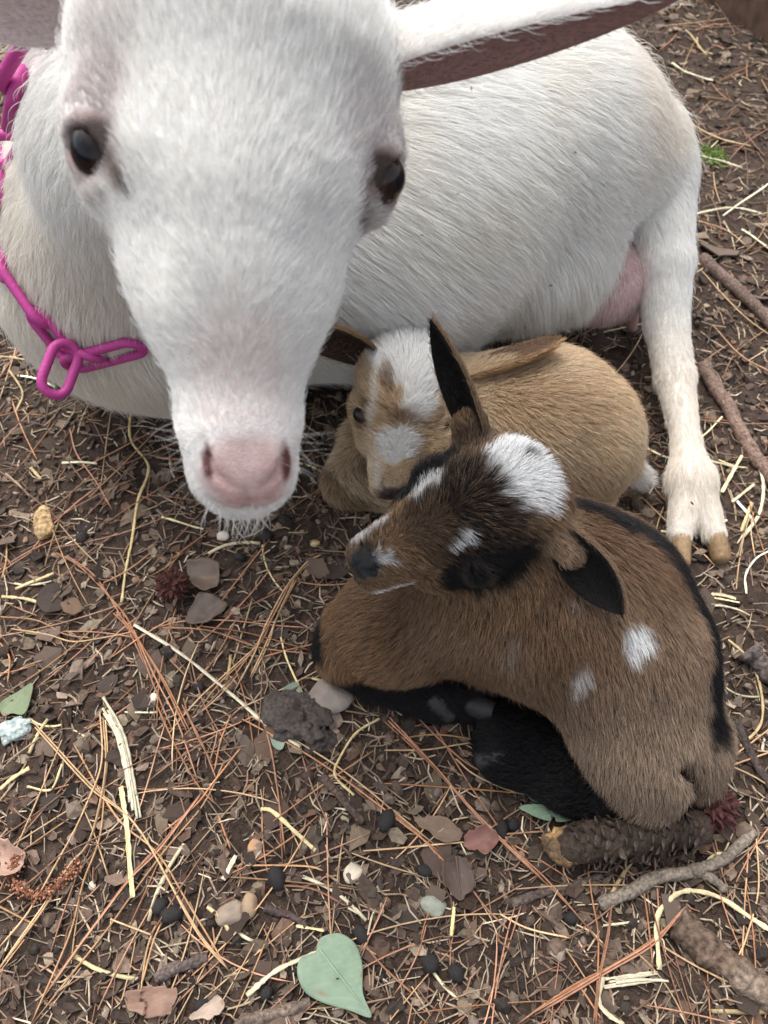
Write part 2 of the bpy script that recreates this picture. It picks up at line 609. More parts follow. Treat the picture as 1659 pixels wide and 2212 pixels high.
def ear_mesh(name, base, tip, face, width, cup, bend, mats, parent, thick=0.0022, nu=22, nv=13, root=0.45, peak=0.42,
             twist=0.0, point=1.0, notch=0.0):
    """a cupped leaf with real thickness; face = the way the hollow looks"""
    base = np.asarray(base, float); tip = np.asarray(tip, float)
    ax = nrm(tip - base); ln = np.linalg.norm(tip - base)
    face = nrm(np.asarray(face, float) - np.dot(face, ax) * ax)
    side = np.cross(ax, face)
    u = np.linspace(0, 1, nu)
    prof = np.where(u < peak, root + (1 - root) * np.sin(u / peak * math.pi / 2),
                    np.cos((u - peak) / (1 - peak) * math.pi / 2) ** (0.75 * point))
    prof = np.maximum(prof, 0.05)
    inn = np.empty((nu, nv, 3)); out = np.empty((nu, nv, 3))
    nor = np.empty((nu, nv, 3))
    for i in range(nu):
        a = twist * u[i]
        f = face * math.cos(a) + side * math.sin(a)
        sd = side * math.cos(a) - face * math.sin(a)
        cpu = cup * (1 - 0.55 * u[i])
        A = 0.35 + 1.25 * cpu
        w = width * 0.5 * prof[i]
        c = base + ax * ln * u[i] + bend * (face * 1.0) * (u[i] - u[i] ** 2) * ln
        v = np.linspace(-1, 1, nv)
        R = w / max(math.sin(min(A, 1.5)), 0.2)
        xs = R * np.sin(A * v); zs = -R * (np.cos(A * v) - math.cos(A))
        inn[i] = c + xs[:, None] * sd + zs[:, None] * f
        nn = -(np.sin(A * v)[:, None] * sd - np.cos(A * v)[:, None] * f * -1.0)
        nn = -np.sin(A * v)[:, None] * sd + np.cos(A * v)[:, None] * f
        nor[i] = nn
        th = thick * (1 - 0.75 * np.abs(v) ** 3)[:, None] * (1 - 0.5 * u[i])
        out[i] = inn[i] - nn * th
    Vv = np.concatenate([inn.reshape(-1, 3), out.reshape(-1, 3)])
    g = np.arange(nu * nv).reshape(nu, nv); h = g + nu * nv
    q = lambda a: np.stack([a[:-1, :-1].ravel(), a[1:, :-1].ravel(), a[1:, 1:].ravel(), a[:-1, 1:].ravel()], 1)
    Fi, Fo = q(g), q(h)[:, ::-1]
    e1 = np.stack([g[:-1, 0], h[:-1, 0], h[1:, 0], g[1:, 0]], 1)
    e2 = np.stack([g[1:, -1], h[1:, -1], h[:-1, -1], g[:-1, -1]], 1)
    e3 = np.stack([g[-1, :-1], h[-1, :-1], h[-1, 1:], g[-1, 1:]], 1)
    e4 = np.stack([g[0, 1:], h[0, 1:], h[0, :-1], g[0, :-1]], 1)
    # make faces point outward: inner faces look along nor
    a, b, c = Vv[Fi[0][0]], Vv[Fi[0][1]], Vv[Fi[0][2]]
    mid = len(Fi) // 2
    a, b, c = (Vv[Fi[mid][k]] for k in range(3))
    if np.dot(np.cross(b - a, c - a), nor.reshape(-1, 3)[Fi[mid][0]]) < 0:
        Fi, Fo, e1, e2, e3, e4 = (f[:, ::-1] for f in (Fi, Fo, e1, e2, e3, e4))
    Fall = np.concatenate([Fi, Fo, e1, e2, e3, e4])
    midx = np.concatenate([np.zeros(len(Fi)), np.ones(len(Fall) - len(Fi))])
    o = mesh_np(name, Vv, Fall, parent=parent, mats=mats, midx=midx)
    return o, Vv, Fi, np.concatenate([Fo, e1, e2]), ax, inn, nor


def eye_ball(parent, c, r, look, iris, pupil_dir, name='eye'):
    """sphere with a cornea bulge; iris and slot pupil as their own colours"""
    look = nrm(look)
    pd = nrm(np.asarray(pupil_dir) - np.dot(pupil_dir, look) * look)
    nu, nv = 40, 24
    th = np.linspace(0, math.pi, nv); ph = np.linspace(0, 2 * math.pi, nu, endpoint=False)
    T, Pn = np.meshgrid(th, ph, indexing='ij')
    other = np.cross(look, pd)
    d = np.cos(T)[..., None] * look + (np.sin(T) * np.cos(Pn))[..., None] * pd + (np.sin(T) * np.sin(Pn))[..., None] * other
    rr = r * (1 + 0.06 * np.exp(-(T / 0.6) ** 2))
    P = (np.asarray(c) + rr[..., None] * d).reshape(-1, 3)
    g = np.arange(nu * nv).reshape(nv, nu)
    g2 = np.roll(g, -1, 1)
    F = np.stack([g[:-1].ravel(), g[1:].ravel(), g2[1:].ravel(), g2[:-1].ravel()], 1)
    x = (np.sin(T) * np.cos(Pn)).ravel(); y = (np.sin(T) * np.sin(Pn)).ravel()
    pup = ((np.abs(x) / 0.50) ** 4 + (np.abs(y) / 0.26) ** 4 < 1) & (T.ravel() < 1.4)
    irs = (T.ravel() < 0.95)
    col = np.where(irs[:, None], np.asarray(iris)[None], np.array((0.05, 0.03, 0.025))[None])
    col = np.where(pup[:, None], np.array((0.003, 0.004, 0.008))[None], col)
    return mesh_np(name, P, F, EYE_MAT, parent, col=col)
# ---------------------------------------------------------------- animal materials
EYE_MAT = tint_mat('eye_surface', rough=0.10, spec=0.25, nscale=900, namount=0.3, bump=0)
EYE_MAT.node_tree.nodes['Principled BSDF'].inputs['Coat Weight'].default_value = 0.1
SKIN = tint_mat('goat_skin', rough=0.6, spec=0.35, nscale=400, namount=0.12, bump=0.8, bscale=1500)
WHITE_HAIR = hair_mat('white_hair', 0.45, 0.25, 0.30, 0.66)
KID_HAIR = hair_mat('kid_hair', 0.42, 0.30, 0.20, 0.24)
EAR_IN = {}


def body_mesh(name, B, h, parent, skin_fn):
    P, F = B.polygonise(h)
    n = B.grad(P)
    a, b, c = P[F[:50, 0]], P[F[:50, 1]], P[F[:50, 2]]
    if (np.cross(b - a, c - a) * n[F[:50, 0]]).sum() < 0:
        F = F[:, ::-1]
    o = mesh_np(name, P, F, SKIN, parent, col=skin_fn(P))
    return o, P, F


def coat(name, B, P, F, parent, dens, colour, mat, length=None, **kw):
    R, N = sample_faces(P, F, dens)
    N = B.grad(R)
    fl, L = B.flow_len(R, N)
    if length is not None:
        L = length(R, L)
    keep = (L > 0.0008) & (R[:, 2] > -0.002)
    R, N, fl, L = R[keep], N[keep], fl[keep], L[keep]
    o = strands(name, R, N, fl, L, colour(R), mat, parent, **kw)
    print(name, len(R))
    return o


def ear_fur(name, Vv, Fi, Fo, ax, parent, col_in, col_out, mat, dens, L, width, seed, in_fac=0.5, mesh_len=1.0):
    for nm, FF, cf, k in (('inner_fur', Fi, col_in, in_fac), ('outer_fur', Fo, col_out, 1.0)):
        R, N = sample_faces(Vv, FF, lambda p, n: np.full(len(p), dens * (0.7 if k < 1 else 1.0)))
        if not len(R):
            continue
        fl = np.broadcast_to(ax, R.shape)
        fl = fl - (fl * N).sum(1, keepdims=True) * N
        strands(nm, R, N, nrm(fl), np.full(len(R), L * k), cf(R), mat, parent, width=width, lift=0.35, clump=0.4, clump_d=0.004, seed=seed, rnd=0.22)


WHT = np.array((0.93, 0.915, 0.875))
PINK = np.array((0.72, 0.40, 0.36))

# ================================================================ the white mother
MO = empty('nanny_goat', G(560, 700, 0.0), 'large white mother goat lying on the ground in a pink chain collar', 'goat')
HO = V(520, 330, 0.29)
Wd = nrm(CAM - HO)
H = Frame(HO, None, nrm(-UP - (-UP @ Wd) * Wd + 0.02 * RIGHT + 0.24 * Wd), Wd)
M = Body()


def face_flow(P):
    q = H.loc(P)
    x, y = q[:, 0] + 0.15, q[:, 1]
    up = np.stack([np.zeros(len(P)), -np.ones(len(P)), np.zeros(len(P))], 1)
    up[:, 0] += 0.55 * np.tanh(x / 2.0) * np.exp(-((y - 5.5) / 4.0) ** 2) + 0.15 * np.sin(x * 1.3)
    # below the nose the hair runs down to the lips
    w = sstep(9.6, 11.5, y)[:, None]
    dn = np.stack([0.9 * np.sign(x) * np.minimum(np.abs(x), 1), 0.8 * np.ones(len(P)), -0.5 * np.ones(len(P))], 1)
    v = up * (1 - w) + dn * w
    # brows sweep round the eyes
    for ex, ey in ((-5.6, -.2), (5.7, 1.1)):
        r = np.exp(-(((x - ex) / 2.2) ** 2 + ((y - ey) / 2.2) ** 2))[:, None]
        v = v + r * np.stack([-(y - ey) * 0.0 + np.sign(ex) * 0.7, (y - ey) * 0.2, np.full(len(P), -0.3)], 1)
    return nrm(v) @ H.M


def hell(c, r, k=1.5, L=0.009):
    M.ell(H.w(*c), np.array(r) * H.u, H.M, k * H.u, face_flow, L)


def hbone(a, b, r1, r2, k=1.5, L=0.009, cut=False):
    M.bone(H.w(*a), H.w(*b), r1 * H.u, r2 * H.u, k * H.u, face_flow, L, cut)


# trunk
M.bone((-.217, .545, .140), (-.19, .555, .145), .106, .114, .05, (-.2, -.35, -.9), .028)
M.bone((-.19, .555, .145), (0.0, .61, .150), .118, .130, .06, (.8, .25, -.55), .030)
M.bone((0.0, .61, .150), (.158, .668, .182), .130, .080, .06, (.75, .1, -.65), .030)
M.bone((.158, .668, .182), G(1372, 325, .150), .070, .047, .05, (.6, -.1, -.75), .024)
# neck
M.bone(H.w(0, -1.5, -5.0), V(345, 300, .46), .056, .062, .05, nrm(np.array((-.3, .25, -.9))), .020)
M.bone(V(345, 300, .46), (-.205, .53, .17), .062, .086, .05, nrm(np.array((-.3, -.1, -.9))), .022)
# hind leg stretched towards the viewer
M.group(.010)
M.bone((.172, .652, .172), G(1388, 385, .128), .074, .047, .03, None, .016)
M.bone(G(1388, 385, .128), G(1425, 560, .090), .047, .029, .006, None, .016)
M.bone((.08, .60, .11), G(1190, 545, .095), .08, .058, .05, (.3, -.25, -.9), .026)
M.bone(G(1425, 560, .090), G(1440, 700, .055), .029, .0190, .006, None, .011)
M.bone(G(1440, 700, .055), G(1458, 815, .034), .0180, .0175, .006, None, .009)
M.bone(G(1458, 815, .034), G(1482, 950, .026), .0165, .0108, .006, None, .009)
M.bone(G(1482, 950, .026), G(1492, 1035, .026), .0108, .0175, .006, None, .012)
M.bone(G(1492, 1035, .026), G(1470, 1150, .015), .0155, .0095, .010, None, .010)
M.bone(G(1497, 1035, .026), G(1540, 1148, .015), .0155, .0095, .010, None, .010)
M.bone(G(1332, 470, .13), G(1345, 640, .05), .010, .012, .02, cut=True)
M.group(.02)
# folded fore legs under the chest
M.bone((-.16, .50, .06), G(520, 860, .028), .040, .026, .03, None, .014)
M.bone(G(520, 860, .028), G(330, 850, .022), .026, .018, .02, None, .012)
M.bone((-.25, .58, .06), G(150, 745, .028), .042, .028, .03, None, .014)
# far hind leg tucked under
M.bone((.12, .70, .10), G(1150, 600, .035), .06, .035, .04, None, .014)

# head
M.group(.016)
hell((-.05, -3.8, -2.4), (6.25, 5.8, 5.0), 2.5)
hbone((0, -3.2, -0.4), (-.35, 3.8, -.2), 4.9, 3.45, 2.0)
hell((-.1, -.8, -1.6), (5.8, 3.6, 3.6), 1.8)
hell((-4.4, -.1, .0), (1.85, 2.0, 1.75), 1.2, .006)
hell((4.9, .25, -.75), (1.52, 1.8, 1.62), 1.2, .006)
hbone((-.3, 2.0, .0), (-.3, 9.6, .1), 3.7, 2.1, 3.0, .007)
hbone((-.2, 2.6, -3.2), (-.25, 11.3, -1.5), 3.2, 1.6, 1.8, .008)
hell((-2.75, 3.0, -3.0), (1.6, 4.0, 2.6), 1.2); hell((1.6, 3.0, -3.0), (1.6, 4.0, 2.6), 1.2)
hell((-.22, 10.4, -.1), (2.18, 2.4, 2.05), 1.2, .004)
hell((-.2, 12.1, .30), (1.6, 1.35, 1.35), 1.0, .003)
hell((-1.05, 12.3, -.35), (1.15, 1.25, 1.3), .8, .004); hell((.65, 12.3, -.35), (1.25, 1.3, 1.3), .8, .004)
hell((-.2, 13.2, -1.0), (1.35, 0.95, 1.2), .6, .006)
# wings of the nostrils
hell((-1.1, 11.2, 1.05), (.7, 1.0, .75), .7, .002); hell((.75, 11.2, 1.05), (.75, 1.0, .75), .7, .002)


def hs_(x, y):
    return H.loc(M.hit(H.w(x, y, 8), -H.M[2], 0.2)[None])[0]


def groove(pts, r, k=.18, dz=0.0):
    q = [hs_(*p) for p in pts]
    rr = r if isinstance(r, (list, tuple)) else [r] * len(q)
    for i in range(len(q) - 1):
        a = q[i] + np.array((0, 0, dz)); b = q[i + 1] + np.array((0, 0, dz))
        CUTS.append((a, b, rr[i], rr[i + 1], k))


CUTS = []
groove([(-1.62, 10.6), (-1.50, 11.4), (-1.2, 12.0), (-.55, 12.5)], [.08, .19, .15, .06], .2)
groove([(1.45, 10.8), (1.42, 11.5), (1.15, 12.1), (.55, 12.55)], [.08, .18, .15, .06], .2)
groove([(-.05, 12.55), (-.04, 13.1), (-.03, 13.7)], [.09, .15, .19], .12)
groove([(.03, 13.7), (-.7, 13.55), (-1.5, 13.0)], [.15, .13, .08], .15)
groove([(.03, 13.7), (.7, 13.55), (1.5, 13.0)], [.15, .13, .08], .15)
for a, b, r1, r2, k in CUTS:
    hbone(a, b, r1, r2, k, cut=True)
# hollows before the eyes
for hx, hy in ((-3.9, 3.9), (3.6, 4.2)):
    M.ell(H.w(hx, hy, 3.75), np.array((1.2, 2.4, 1.3)) * H.u, H.M, 1.3 * H.u, cut=True)
# eye openings
EL = np.array((-4.85, .35, .45)); ER = np.array((5.2, .5, -.35))
EYE_R = 1.15
LOOKL = nrm(np.array((-.62, .15, .77))); LOOKR = nrm(np.array((.88, .12, .46)))
for E, lk, tilt in ((EL, LOOKL, .55), (ER, LOOKR, -.9)):
    pd = nrm(np.array((math.cos(tilt) * lk[2], math.sin(tilt), -math.cos(tilt) * lk[0])))
    pd = nrm(pd - (pd @ lk) * lk)
    Mx = np.stack([pd, np.cross(lk, pd), lk]) @ H.M
    c = H.w(*(E + lk * .95 + np.array((0, .12, 0))))
    M.ell(c, np.array((1.22, .68, 1.05)) * H.u, Mx, .25 * H.u, cut=True)


def on_neck(x, y, off=.004, up=False):
    r = ray(x, y); d = r / np.linalg.norm(r)
    p = M.hit(V(x, y, .34), d, .40)
    if float(M.sdf(p[None])[0]) > .004:          # past the outline of the neck: keep the neighbour's distance
        return V(x, y, .52)
    return p + M.grad(p[None])[0] * .0055 if up else p + M.grad(p[None])[0] * off


def line_d(P, pts):
    d = np.full(len(P), 9.0)
    for a, b in zip(pts[:-1], pts[1:]):
        a = np.asarray(a); ba = np.asarray(b) - a
        t = np.clip(((P - a) @ ba) / (ba @ ba), 0, 1)
        d = np.minimum(d, np.linalg.norm(P - a - t[:, None] * ba, axis=1))
    return d


# the collar lies in the coat and presses it flat along its path
PRESSED = [on_neck(*p) for p in ((126, 98), (54, 204), (20, 300), (16, 372), (10, 456), (0, 556), (30, 588), (112, 692), (165, 756), (226, 762), (300, 735))]


def nose_w(q):
    """hairless pink pad between the nostrils"""
    return blob(q, (.02, 12.0, 1.6), (1.72, 1.7, 2.2), .34) * (q[:, 2] > -.8)


def eye_w(q, g=1.0):
    a = blob(q, EL + (0.05, .1, .3), (1.42 * g, 1.25 * g, 2.2), .22)
    b = blob(q, ER + (0.0, .1, .2), (1.3 * g, 1.2 * g, 2.0), .22)
    return np.maximum(a, b)


def tear_w(q):
    t = 0
    for E, e in ((EL, (-3.85, 2.3)), (ER, (4.35, 2.7))):
        a = np.array((E[0] * .86, E[1] + 1.1)); b = np.array(e)
        pa = q[:, :2] - a; ba = b - a
        k = np.clip((pa @ ba) / (ba @ ba), 0, 1)
        d = np.linalg.norm(pa - k[:, None] * ba, axis=1)
        t = np.maximum(t, 1 - sstep(.14, .5, d + .15 * k))
    return t * (q[:, 2] > -1)


def mo_skin(P):
    q = H.loc(P)
    c = np.tile(np.array((0.84, 0.81, 0.77)), (len(P), 1))
    head = (q[:, 1] > -9) & (np.abs(q[:, 0]) < 8) & (q[:, 2] > -8)
    c = mixc(c, (0.56, 0.34, 0.305), nose_w(q) * head)
    c = mixc(c, (0.40, 0.22, 0.20), nose_w(q) * head * sstep(.0, .8, noise3(P, .004, 4)) * .6)
    mu = blob(q, (-.1, 8.5, 1.5), (1.6, 4.0, 3), .5) * head
    c = mixc(c, (0.80, 0.70, 0.66), mu * .4)
    c = mixc(c, (0.36, 0.27, 0.25), eye_w(q, 1.15) * head)
    c = mixc(c, (0.035, 0.022, 0.018), eye_w(q, .80) * head)
    c = mixc(c, (0.20, 0.13, 0.10), tear_w(q) * head * .9)
    for x, y in ((-1.45, 11.5), (1.5, 11.6)):
        c = mixc(c, (0.12, 0.04, 0.035), blob(q, (x, y, .8), (.20, .75, 3), .3) * head)
    groin = blob(P, G(1330, 590, .07), (.035, .05, .05), .3)
    c = mixc(c, (0.66, 0.46, 0.42), groin)
    return c


def mo_dens(P, n):
    q = H.loc(P)
    head = (np.linalg.norm(q - (0, 3, -1), axis=1) < 11)
    d = np.where(head, 2.0e6, 0.66e6)
    return d


def mo_len(P, L):
    q = H.loc(P)
    head = (np.linalg.norm(q - (0, 3, -1), axis=1) < 12)
    k = np.where(head, 1 - nose_w(q) * 1.2, 1)
    k = np.where(head, k * (1 - np.clip(eye_w(q, .70), 0, 1) * 1.1), k)
    k = np.where(head, k * (1 - .6 * eye_w(q, 1.3)), k)
    k = np.where(head, k * (1 + 1.0 * blob(q, (0, -1.5, 2), (4.5, 7, 6), .5)), k)
    toe = blob(P, G(1510, 1150, .012), (.035, .022, .03), .3)
    k = k * (1 - .15 * toe)
    k = np.where(head, k * (1 - .6 * tear_w(q)), k)
    for x, y in ((-1.45, 11.5), (1.5, 11.6)):
        k = np.where(head, k * (1 - blob(q, (x, y, .8), (.4, .9, 3), .3)), k)
    # long fringe of the flank and over the hooves
    fl = blob(P, G(1230, 620, .09), (.07, .07, .06), .4)
    groin = blob(P, G(1345, 610, .07), (.022, .05, .05), .3)
    k = k * (.30 + .70 * sstep(.006, .016, line_d(P, PRESSED)))
    return L * np.clip(k, 0, 1) * (1 + .5 * fl) * (1 - .7 * groin)


def mo_col(P):
    q = H.loc(P)
    n = len(P)
    head = (np.linalg.norm(q - (0, 3, -1), axis=1) < 11)
    c = np.tile(WHT, (n, 1))
    c = mixc(c, (.80, .73, .60), sstep(-.2, .9, noise3(P, .07, 9)) * .30 * ~head)
    c = mixc(c, (.80, .72, .60), blob(P, (-.24, .47, .16), (.10, .12, .16), .5) * .45)
    c = mixc(c, (.80, .66, .52), blob(P, G(1390, 190, .22), (.06, .08, .06), .5) * .35)
    low = blob(P, G(1480, 960, .03), (.035, .14, .06), .4)
    c = mixc(c, (.78, .68, .56), low * .55)
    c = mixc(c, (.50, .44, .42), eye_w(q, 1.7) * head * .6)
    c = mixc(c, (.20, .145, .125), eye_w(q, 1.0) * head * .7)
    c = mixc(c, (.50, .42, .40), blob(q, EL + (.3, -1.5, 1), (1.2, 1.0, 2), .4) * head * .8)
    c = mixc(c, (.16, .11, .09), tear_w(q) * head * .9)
    # grey-lilac tone of the coat above the brows
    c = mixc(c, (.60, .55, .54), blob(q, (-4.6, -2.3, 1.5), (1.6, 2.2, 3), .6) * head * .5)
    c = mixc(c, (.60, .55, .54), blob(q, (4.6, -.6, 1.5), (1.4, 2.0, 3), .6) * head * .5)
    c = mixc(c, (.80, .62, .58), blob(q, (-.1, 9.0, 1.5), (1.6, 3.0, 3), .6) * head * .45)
    c *= (1 + .10 * rng.normal(size=(n, 1)))
    return np.clip(c, .02, .96)


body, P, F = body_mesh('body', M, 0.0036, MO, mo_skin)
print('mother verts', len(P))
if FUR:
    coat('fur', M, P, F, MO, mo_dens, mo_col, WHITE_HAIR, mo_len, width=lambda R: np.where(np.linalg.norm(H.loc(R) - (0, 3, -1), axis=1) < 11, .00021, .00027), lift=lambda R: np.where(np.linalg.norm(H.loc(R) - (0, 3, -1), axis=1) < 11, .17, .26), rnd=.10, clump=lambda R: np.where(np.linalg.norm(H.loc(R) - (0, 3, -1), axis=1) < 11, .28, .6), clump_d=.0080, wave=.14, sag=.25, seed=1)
eye_ball(MO, H.w(*EL), EYE_R * H.u, LOOKL @ H.M, (.018, .011, .009), np.array((.8, .55, .3)) @ H.M)
eye_ball(MO, H.w(*ER), EYE_R * H.u, LOOKR @ H.M, (.018, .011, .009), np.array((.5, -.75, -.7)) @ H.M)

# ears
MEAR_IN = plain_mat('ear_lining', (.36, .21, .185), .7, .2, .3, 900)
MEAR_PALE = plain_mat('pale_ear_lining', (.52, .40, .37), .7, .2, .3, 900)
MEAR_OUT = plain_mat('ear_back', (.80, .74, .70), .8, .2)
for bx, tp, fc, tw, wd, near in (((5.5, -3.6, -2.4), V(1480, -8, .300), vdir(.08, .90, -.24), .0, .052, True),
                                 ((-5.8, -6.0, -2.6), V(-330, -90, .33), vdir(-.15, .85, .5), .25, .046, False)):
    o, Vv, Fi, Fo, ax, inn, nor = ear_mesh('ear', H.w(*bx), tp, fc, wd, .78, .05, (MEAR_IN if near else MEAR_PALE, MEAR_OUT), MO, .003, 30, 17, .62, .35, tw, .8)
    if FUR:
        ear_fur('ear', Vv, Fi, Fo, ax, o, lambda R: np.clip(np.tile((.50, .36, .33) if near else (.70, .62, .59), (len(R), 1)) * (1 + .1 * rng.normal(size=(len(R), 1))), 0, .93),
                lambda R: np.clip(np.tile(WHT, (len(R), 1)) * (1 + .08 * rng.normal(size=(len(R), 1))), 0, .95), WHITE_HAIR, 0.9e6, .0095, .00026, 5, .35 if near else .5)

# udder
U = Body()
U.ell(G(1325, 600, .070), (.033, .040, .040), k=.02)
U.ell(G(1285, 625, .055), (.036, .040, .036), k=.02)
U.bone(G(1352, 640, .045), G(1366, 706, .008), .016, .0055, .02)
U.bone(G(1292, 640, .03), G(1268, 668, .010), .013, .006, .015)
Pu, Fu = U.polygonise(.0035)
nu_ = U.grad(Pu[:1])
if np.dot(np.cross(Pu[Fu[0, 1]] - Pu[Fu[0, 0]], Pu[Fu[0, 2]] - Pu[Fu[0, 0]]), U.grad(Pu[Fu[0, :1]])[0]) < 0:
    Fu = Fu[:, ::-1]
uo = mesh_np('udder', Pu, Fu, SKIN, MO, col=np.clip(mixc(np.tile((.50, .32, .305), (len(Pu), 1)), (.38, .20, .20), sstep(0, .7, noise3(Pu, .012, 8)) * .6), 0, 1))
if FUR:
    Ru, Nu = sample_faces(Pu, Fu, lambda p, n: np.full(len(p), 0.16e6) * sstep(.022, .06, p[:, 2]))
    fu = np.tile((.1, -.3, -.95), (len(Ru), 1)); fu = nrm(fu - (fu * Nu).sum(1, keepdims=True) * Nu)
    strands('udder_hair', Ru, Nu, fu, np.full(len(Ru), .008), np.tile((.86, .82, .78), (len(Ru), 1)), WHITE_HAIR, uo, width=.00018, lift=.25, clump=.2, seed=12)


def hoof(parent, a, b, w, col, toe=.75, dirt=0.0):
    """tapering toe of horn with growth rings, flat sole"""
    a = np.asarray(a, float); b = np.asarray(b, float)
    ax = nrm(b - a); sd = nrm(np.cross(ax, (0, 0, 1.0))); up = np.cross(sd, ax)
    n, m = 12, 16
    vs = []
    for i in range(n):
        t = i / (n - 1)
        r = w * (1.0 - (1 - toe) * t ** 1.4) * (.70 + .30 * min(t / .35, 1) ** .7) * (1 + .03 * math.sin(i * 2.6))
        if i == n - 1:
            r *= .72
        for j in range(m):
            an = 2 * math.pi * j / m
            cx, cz = math.cos(an), math.sin(an)
            vs.append(a + (b - a) * t + sd * r * .82 * np.sign(cx) * abs(cx) ** .8 + up * r * (cz if cz > 0 else cz * .75))
    g = np.arange(n * m).reshape(n, m); g2 = np.roll(g, -1, 1)
    Fq = np.stack([g[:-1].ravel(), g2[:-1].ravel(), g2[1:].ravel(), g[1:].ravel()], 1)
    vs = np.array(vs)
    vs = np.concatenate([vs, [b + ax * w * .12]])
    cap = np.stack([g[-1], g2[-1], np.full(m, n * m)], 1)
    t = np.repeat(np.linspace(0, 1, n), m)
    cc = np.tile(np.asarray(col), (n * m + 1, 1))
    cc[:-1] *= (1 + .18 * np.sin(t * 34))[:, None]
    return mesh_np('hoof', vs, [Fq, cap], HOOF_MAT, parent, col=np.clip(cc, 0, 1))


HOOF_MAT = tint_mat('horn', rough=.55, spec=.35, nscale=350, namount=.3, bump=.3, bscale=1200)
hoof(MO, G(1470, 1145, .015), G(1471, 1226, .008), .0108, (.27, .18, .095), .86)
hoof(MO, G(1541, 1143, .015), G(1558, 1216, .008), .0108, (.24, .155, .08), .86)
if FUR:
    # whiskers of chin and lips
    r0 = [hs_(x, y) for x, y in zip(rng.uniform(-1.5, 1.3, 46), rng.uniform(13.2, 14.0, 46))]
    R = np.array([H.w(*q) for q in r0]); N = M.grad(R)
    fl = nrm(np.tile(H.d(0, .8, -.5), (len(R), 1)) + .25 * rng.normal(size=R.shape))
    strands('whiskers', R, N, fl, np.full(len(R), .014), np.tile((.8, .78, .74), (len(R), 1)), WHITE_HAIR, MO, width=.0003, lift=.3, clump=.2, rnd=.2, seed=9)
    for sx in (-1, 1):
        r0 = [hs_(x, y) for x, y in zip(sx * rng.uniform(1.3, 2.2, 14) - .15, rng.uniform(9.9, 12.3, 14))]
        R = np.array([H.w(*q) for q in r0]); N = M.grad(R)
        fl = nrm(np.tile(H.d(sx * 1.0, .35, -.5), (len(R), 1)) + .2 * rng.normal(size=R.shape))
        strands('whiskers', R, N, fl, np.full(len(R), .019), np.tile((.8, .78, .74), (len(R), 1)), WHITE_HAIR, MO, width=.00012, lift=.3, clump=0, rnd=.15, seed=10)

# ================================================================ kids
def kid_head(B, K, s=1.0, L=.008, flow=None):
    def e(c, r, k=.9, l=L):
        B.ell(K.w(*c), np.array(r) * K.u, K.M, k * K.u, flow, l)

    def bn(a, b, r1, r2, k=.9, l=L):
        B.bone(K.w(*a), K.w(*b), r1 * K.u, r2 * K.u, k * K.u, flow, l)
    e((0, -2.6, -1.4), (3.55, 3.7, 3.4), 1.2)
    bn((0, -1.3, -.2), (0, 3.4, .0), 2.8, 1.75, 1.2)
    e((-2.75, -.1, -.45), (1.15, 1.3, 1.1), .9); e((2.75, -.1, -.45), (1.15, 1.3, 1.1), .9)
    bn((0, .8, -2.0), (0, 5.5, -1.1), 2.2, 1.2, 1.0)
    e((-1.7, 1.2, -2.0), (1.5, 2.6, 1.9), 1.0); e((1.7, 1.2, -2.0), (1.5, 2.6, 1.9), 1.0)
    e((0, 4.7, -.2), (1.75, 1.8, 1.55), .8, L * .5)
    e((0, 5.7, .15), (1.30, .95, 1.1), .6, L * .4)
    e((-.75, 5.8, -.3), (.8, .85, .85), .5, L * .5); e((.75, 5.8, -.3), (.8, .85, .85), .5, L * .5)
    e((0, 6.1, -1.1), (.85, .7, .75), .4, L * .6)


def kid_cuts(B, K, eyes=True, ey=.15):
    def surf(x, y):
        return K.loc(B.hit(K.w(x, y, 7), -K.M[2], 0.2)[None])[0]
    segs = []
    for sx in (-1, 1):
        segs.append((surf(sx * .72, 5.0), surf(sx * .92, 5.6), .10, .24)); segs.append((surf(sx * .92, 5.6), surf(sx * .45, 6.05), .22, .09))
        segs.append((surf(0, 6.5), surf(sx * .95, 6.2), .10, .08))
    segs.append((surf(0, 6.0), surf(0, 6.6), .08, .12))
    for a, b, r1, r2 in segs:
        B.bone(K.w(*a), K.w(*b), r1 * K.u, r2 * K.u, .12 * K.u, cut=True)


def kid_flow(K):
    def f(P):
        q = K.loc(P)
        x, y = q[:, 0], q[:, 1]
        v = np.stack([.6 * np.tanh(x / 1.2), -np.ones(len(P)) * .8, -.3 * np.ones(len(P))], 1)
        # whorl on the brow: hair parts and runs both ways
        w = sstep(-1.6, .8, y)[:, None]
        dn = np.stack([.9 * np.tanh(x / 1.0), -.15 + .0 * x, -.25 * np.ones(len(P))], 1)
        return nrm(v * (1 - w) + (dn + v) * w * .5) @ K.M
    return f


# ---------------------------------------------------------------- tan kid behind
TA = empty('goat_kid', G(1080, 1000, 0.0), 'tan kid with a white blazed forehead curled against the white goat', 'goat', 'goat kids')
nose_t = V(846, 1064, .640); poll_t = V(892, 705, .606)
ey = nrm(nose_t - poll_t)
oT = poll_t + (nose_t - poll_t) * .52
zT = nrm(CAM - oT)
oT = oT - zT * .014
KT = Frame(oT, None, ey, zT + .06 * RIGHT, .0106)
T = Body()
T.bone(G(1010, 905, .070), G(1180, 925, .078), .050, .055, .05, (.85, -.1, -.5), .013)
T.bone(G(1180, 925, .078), G(1240, 950, .070), .055, .050, .04, (.75, -.25, -.6), .013)
T.group(.010)
T.bone(KT.w(0, -1.2, -3.0), G(905, 930, .070), .032, .042, .04, (-.3, -.2, -.9), .013)
T.ell(G(848, 925, .040), (.026, .034, .026), k=.012, flow=(-.3, -.4, -.85), L=.014)
T.group(.006)
T.bone(G(795, 955, .034), G(750, 1040, .016), .020, .013, .025, (-.15, -.4, -.9), .018)
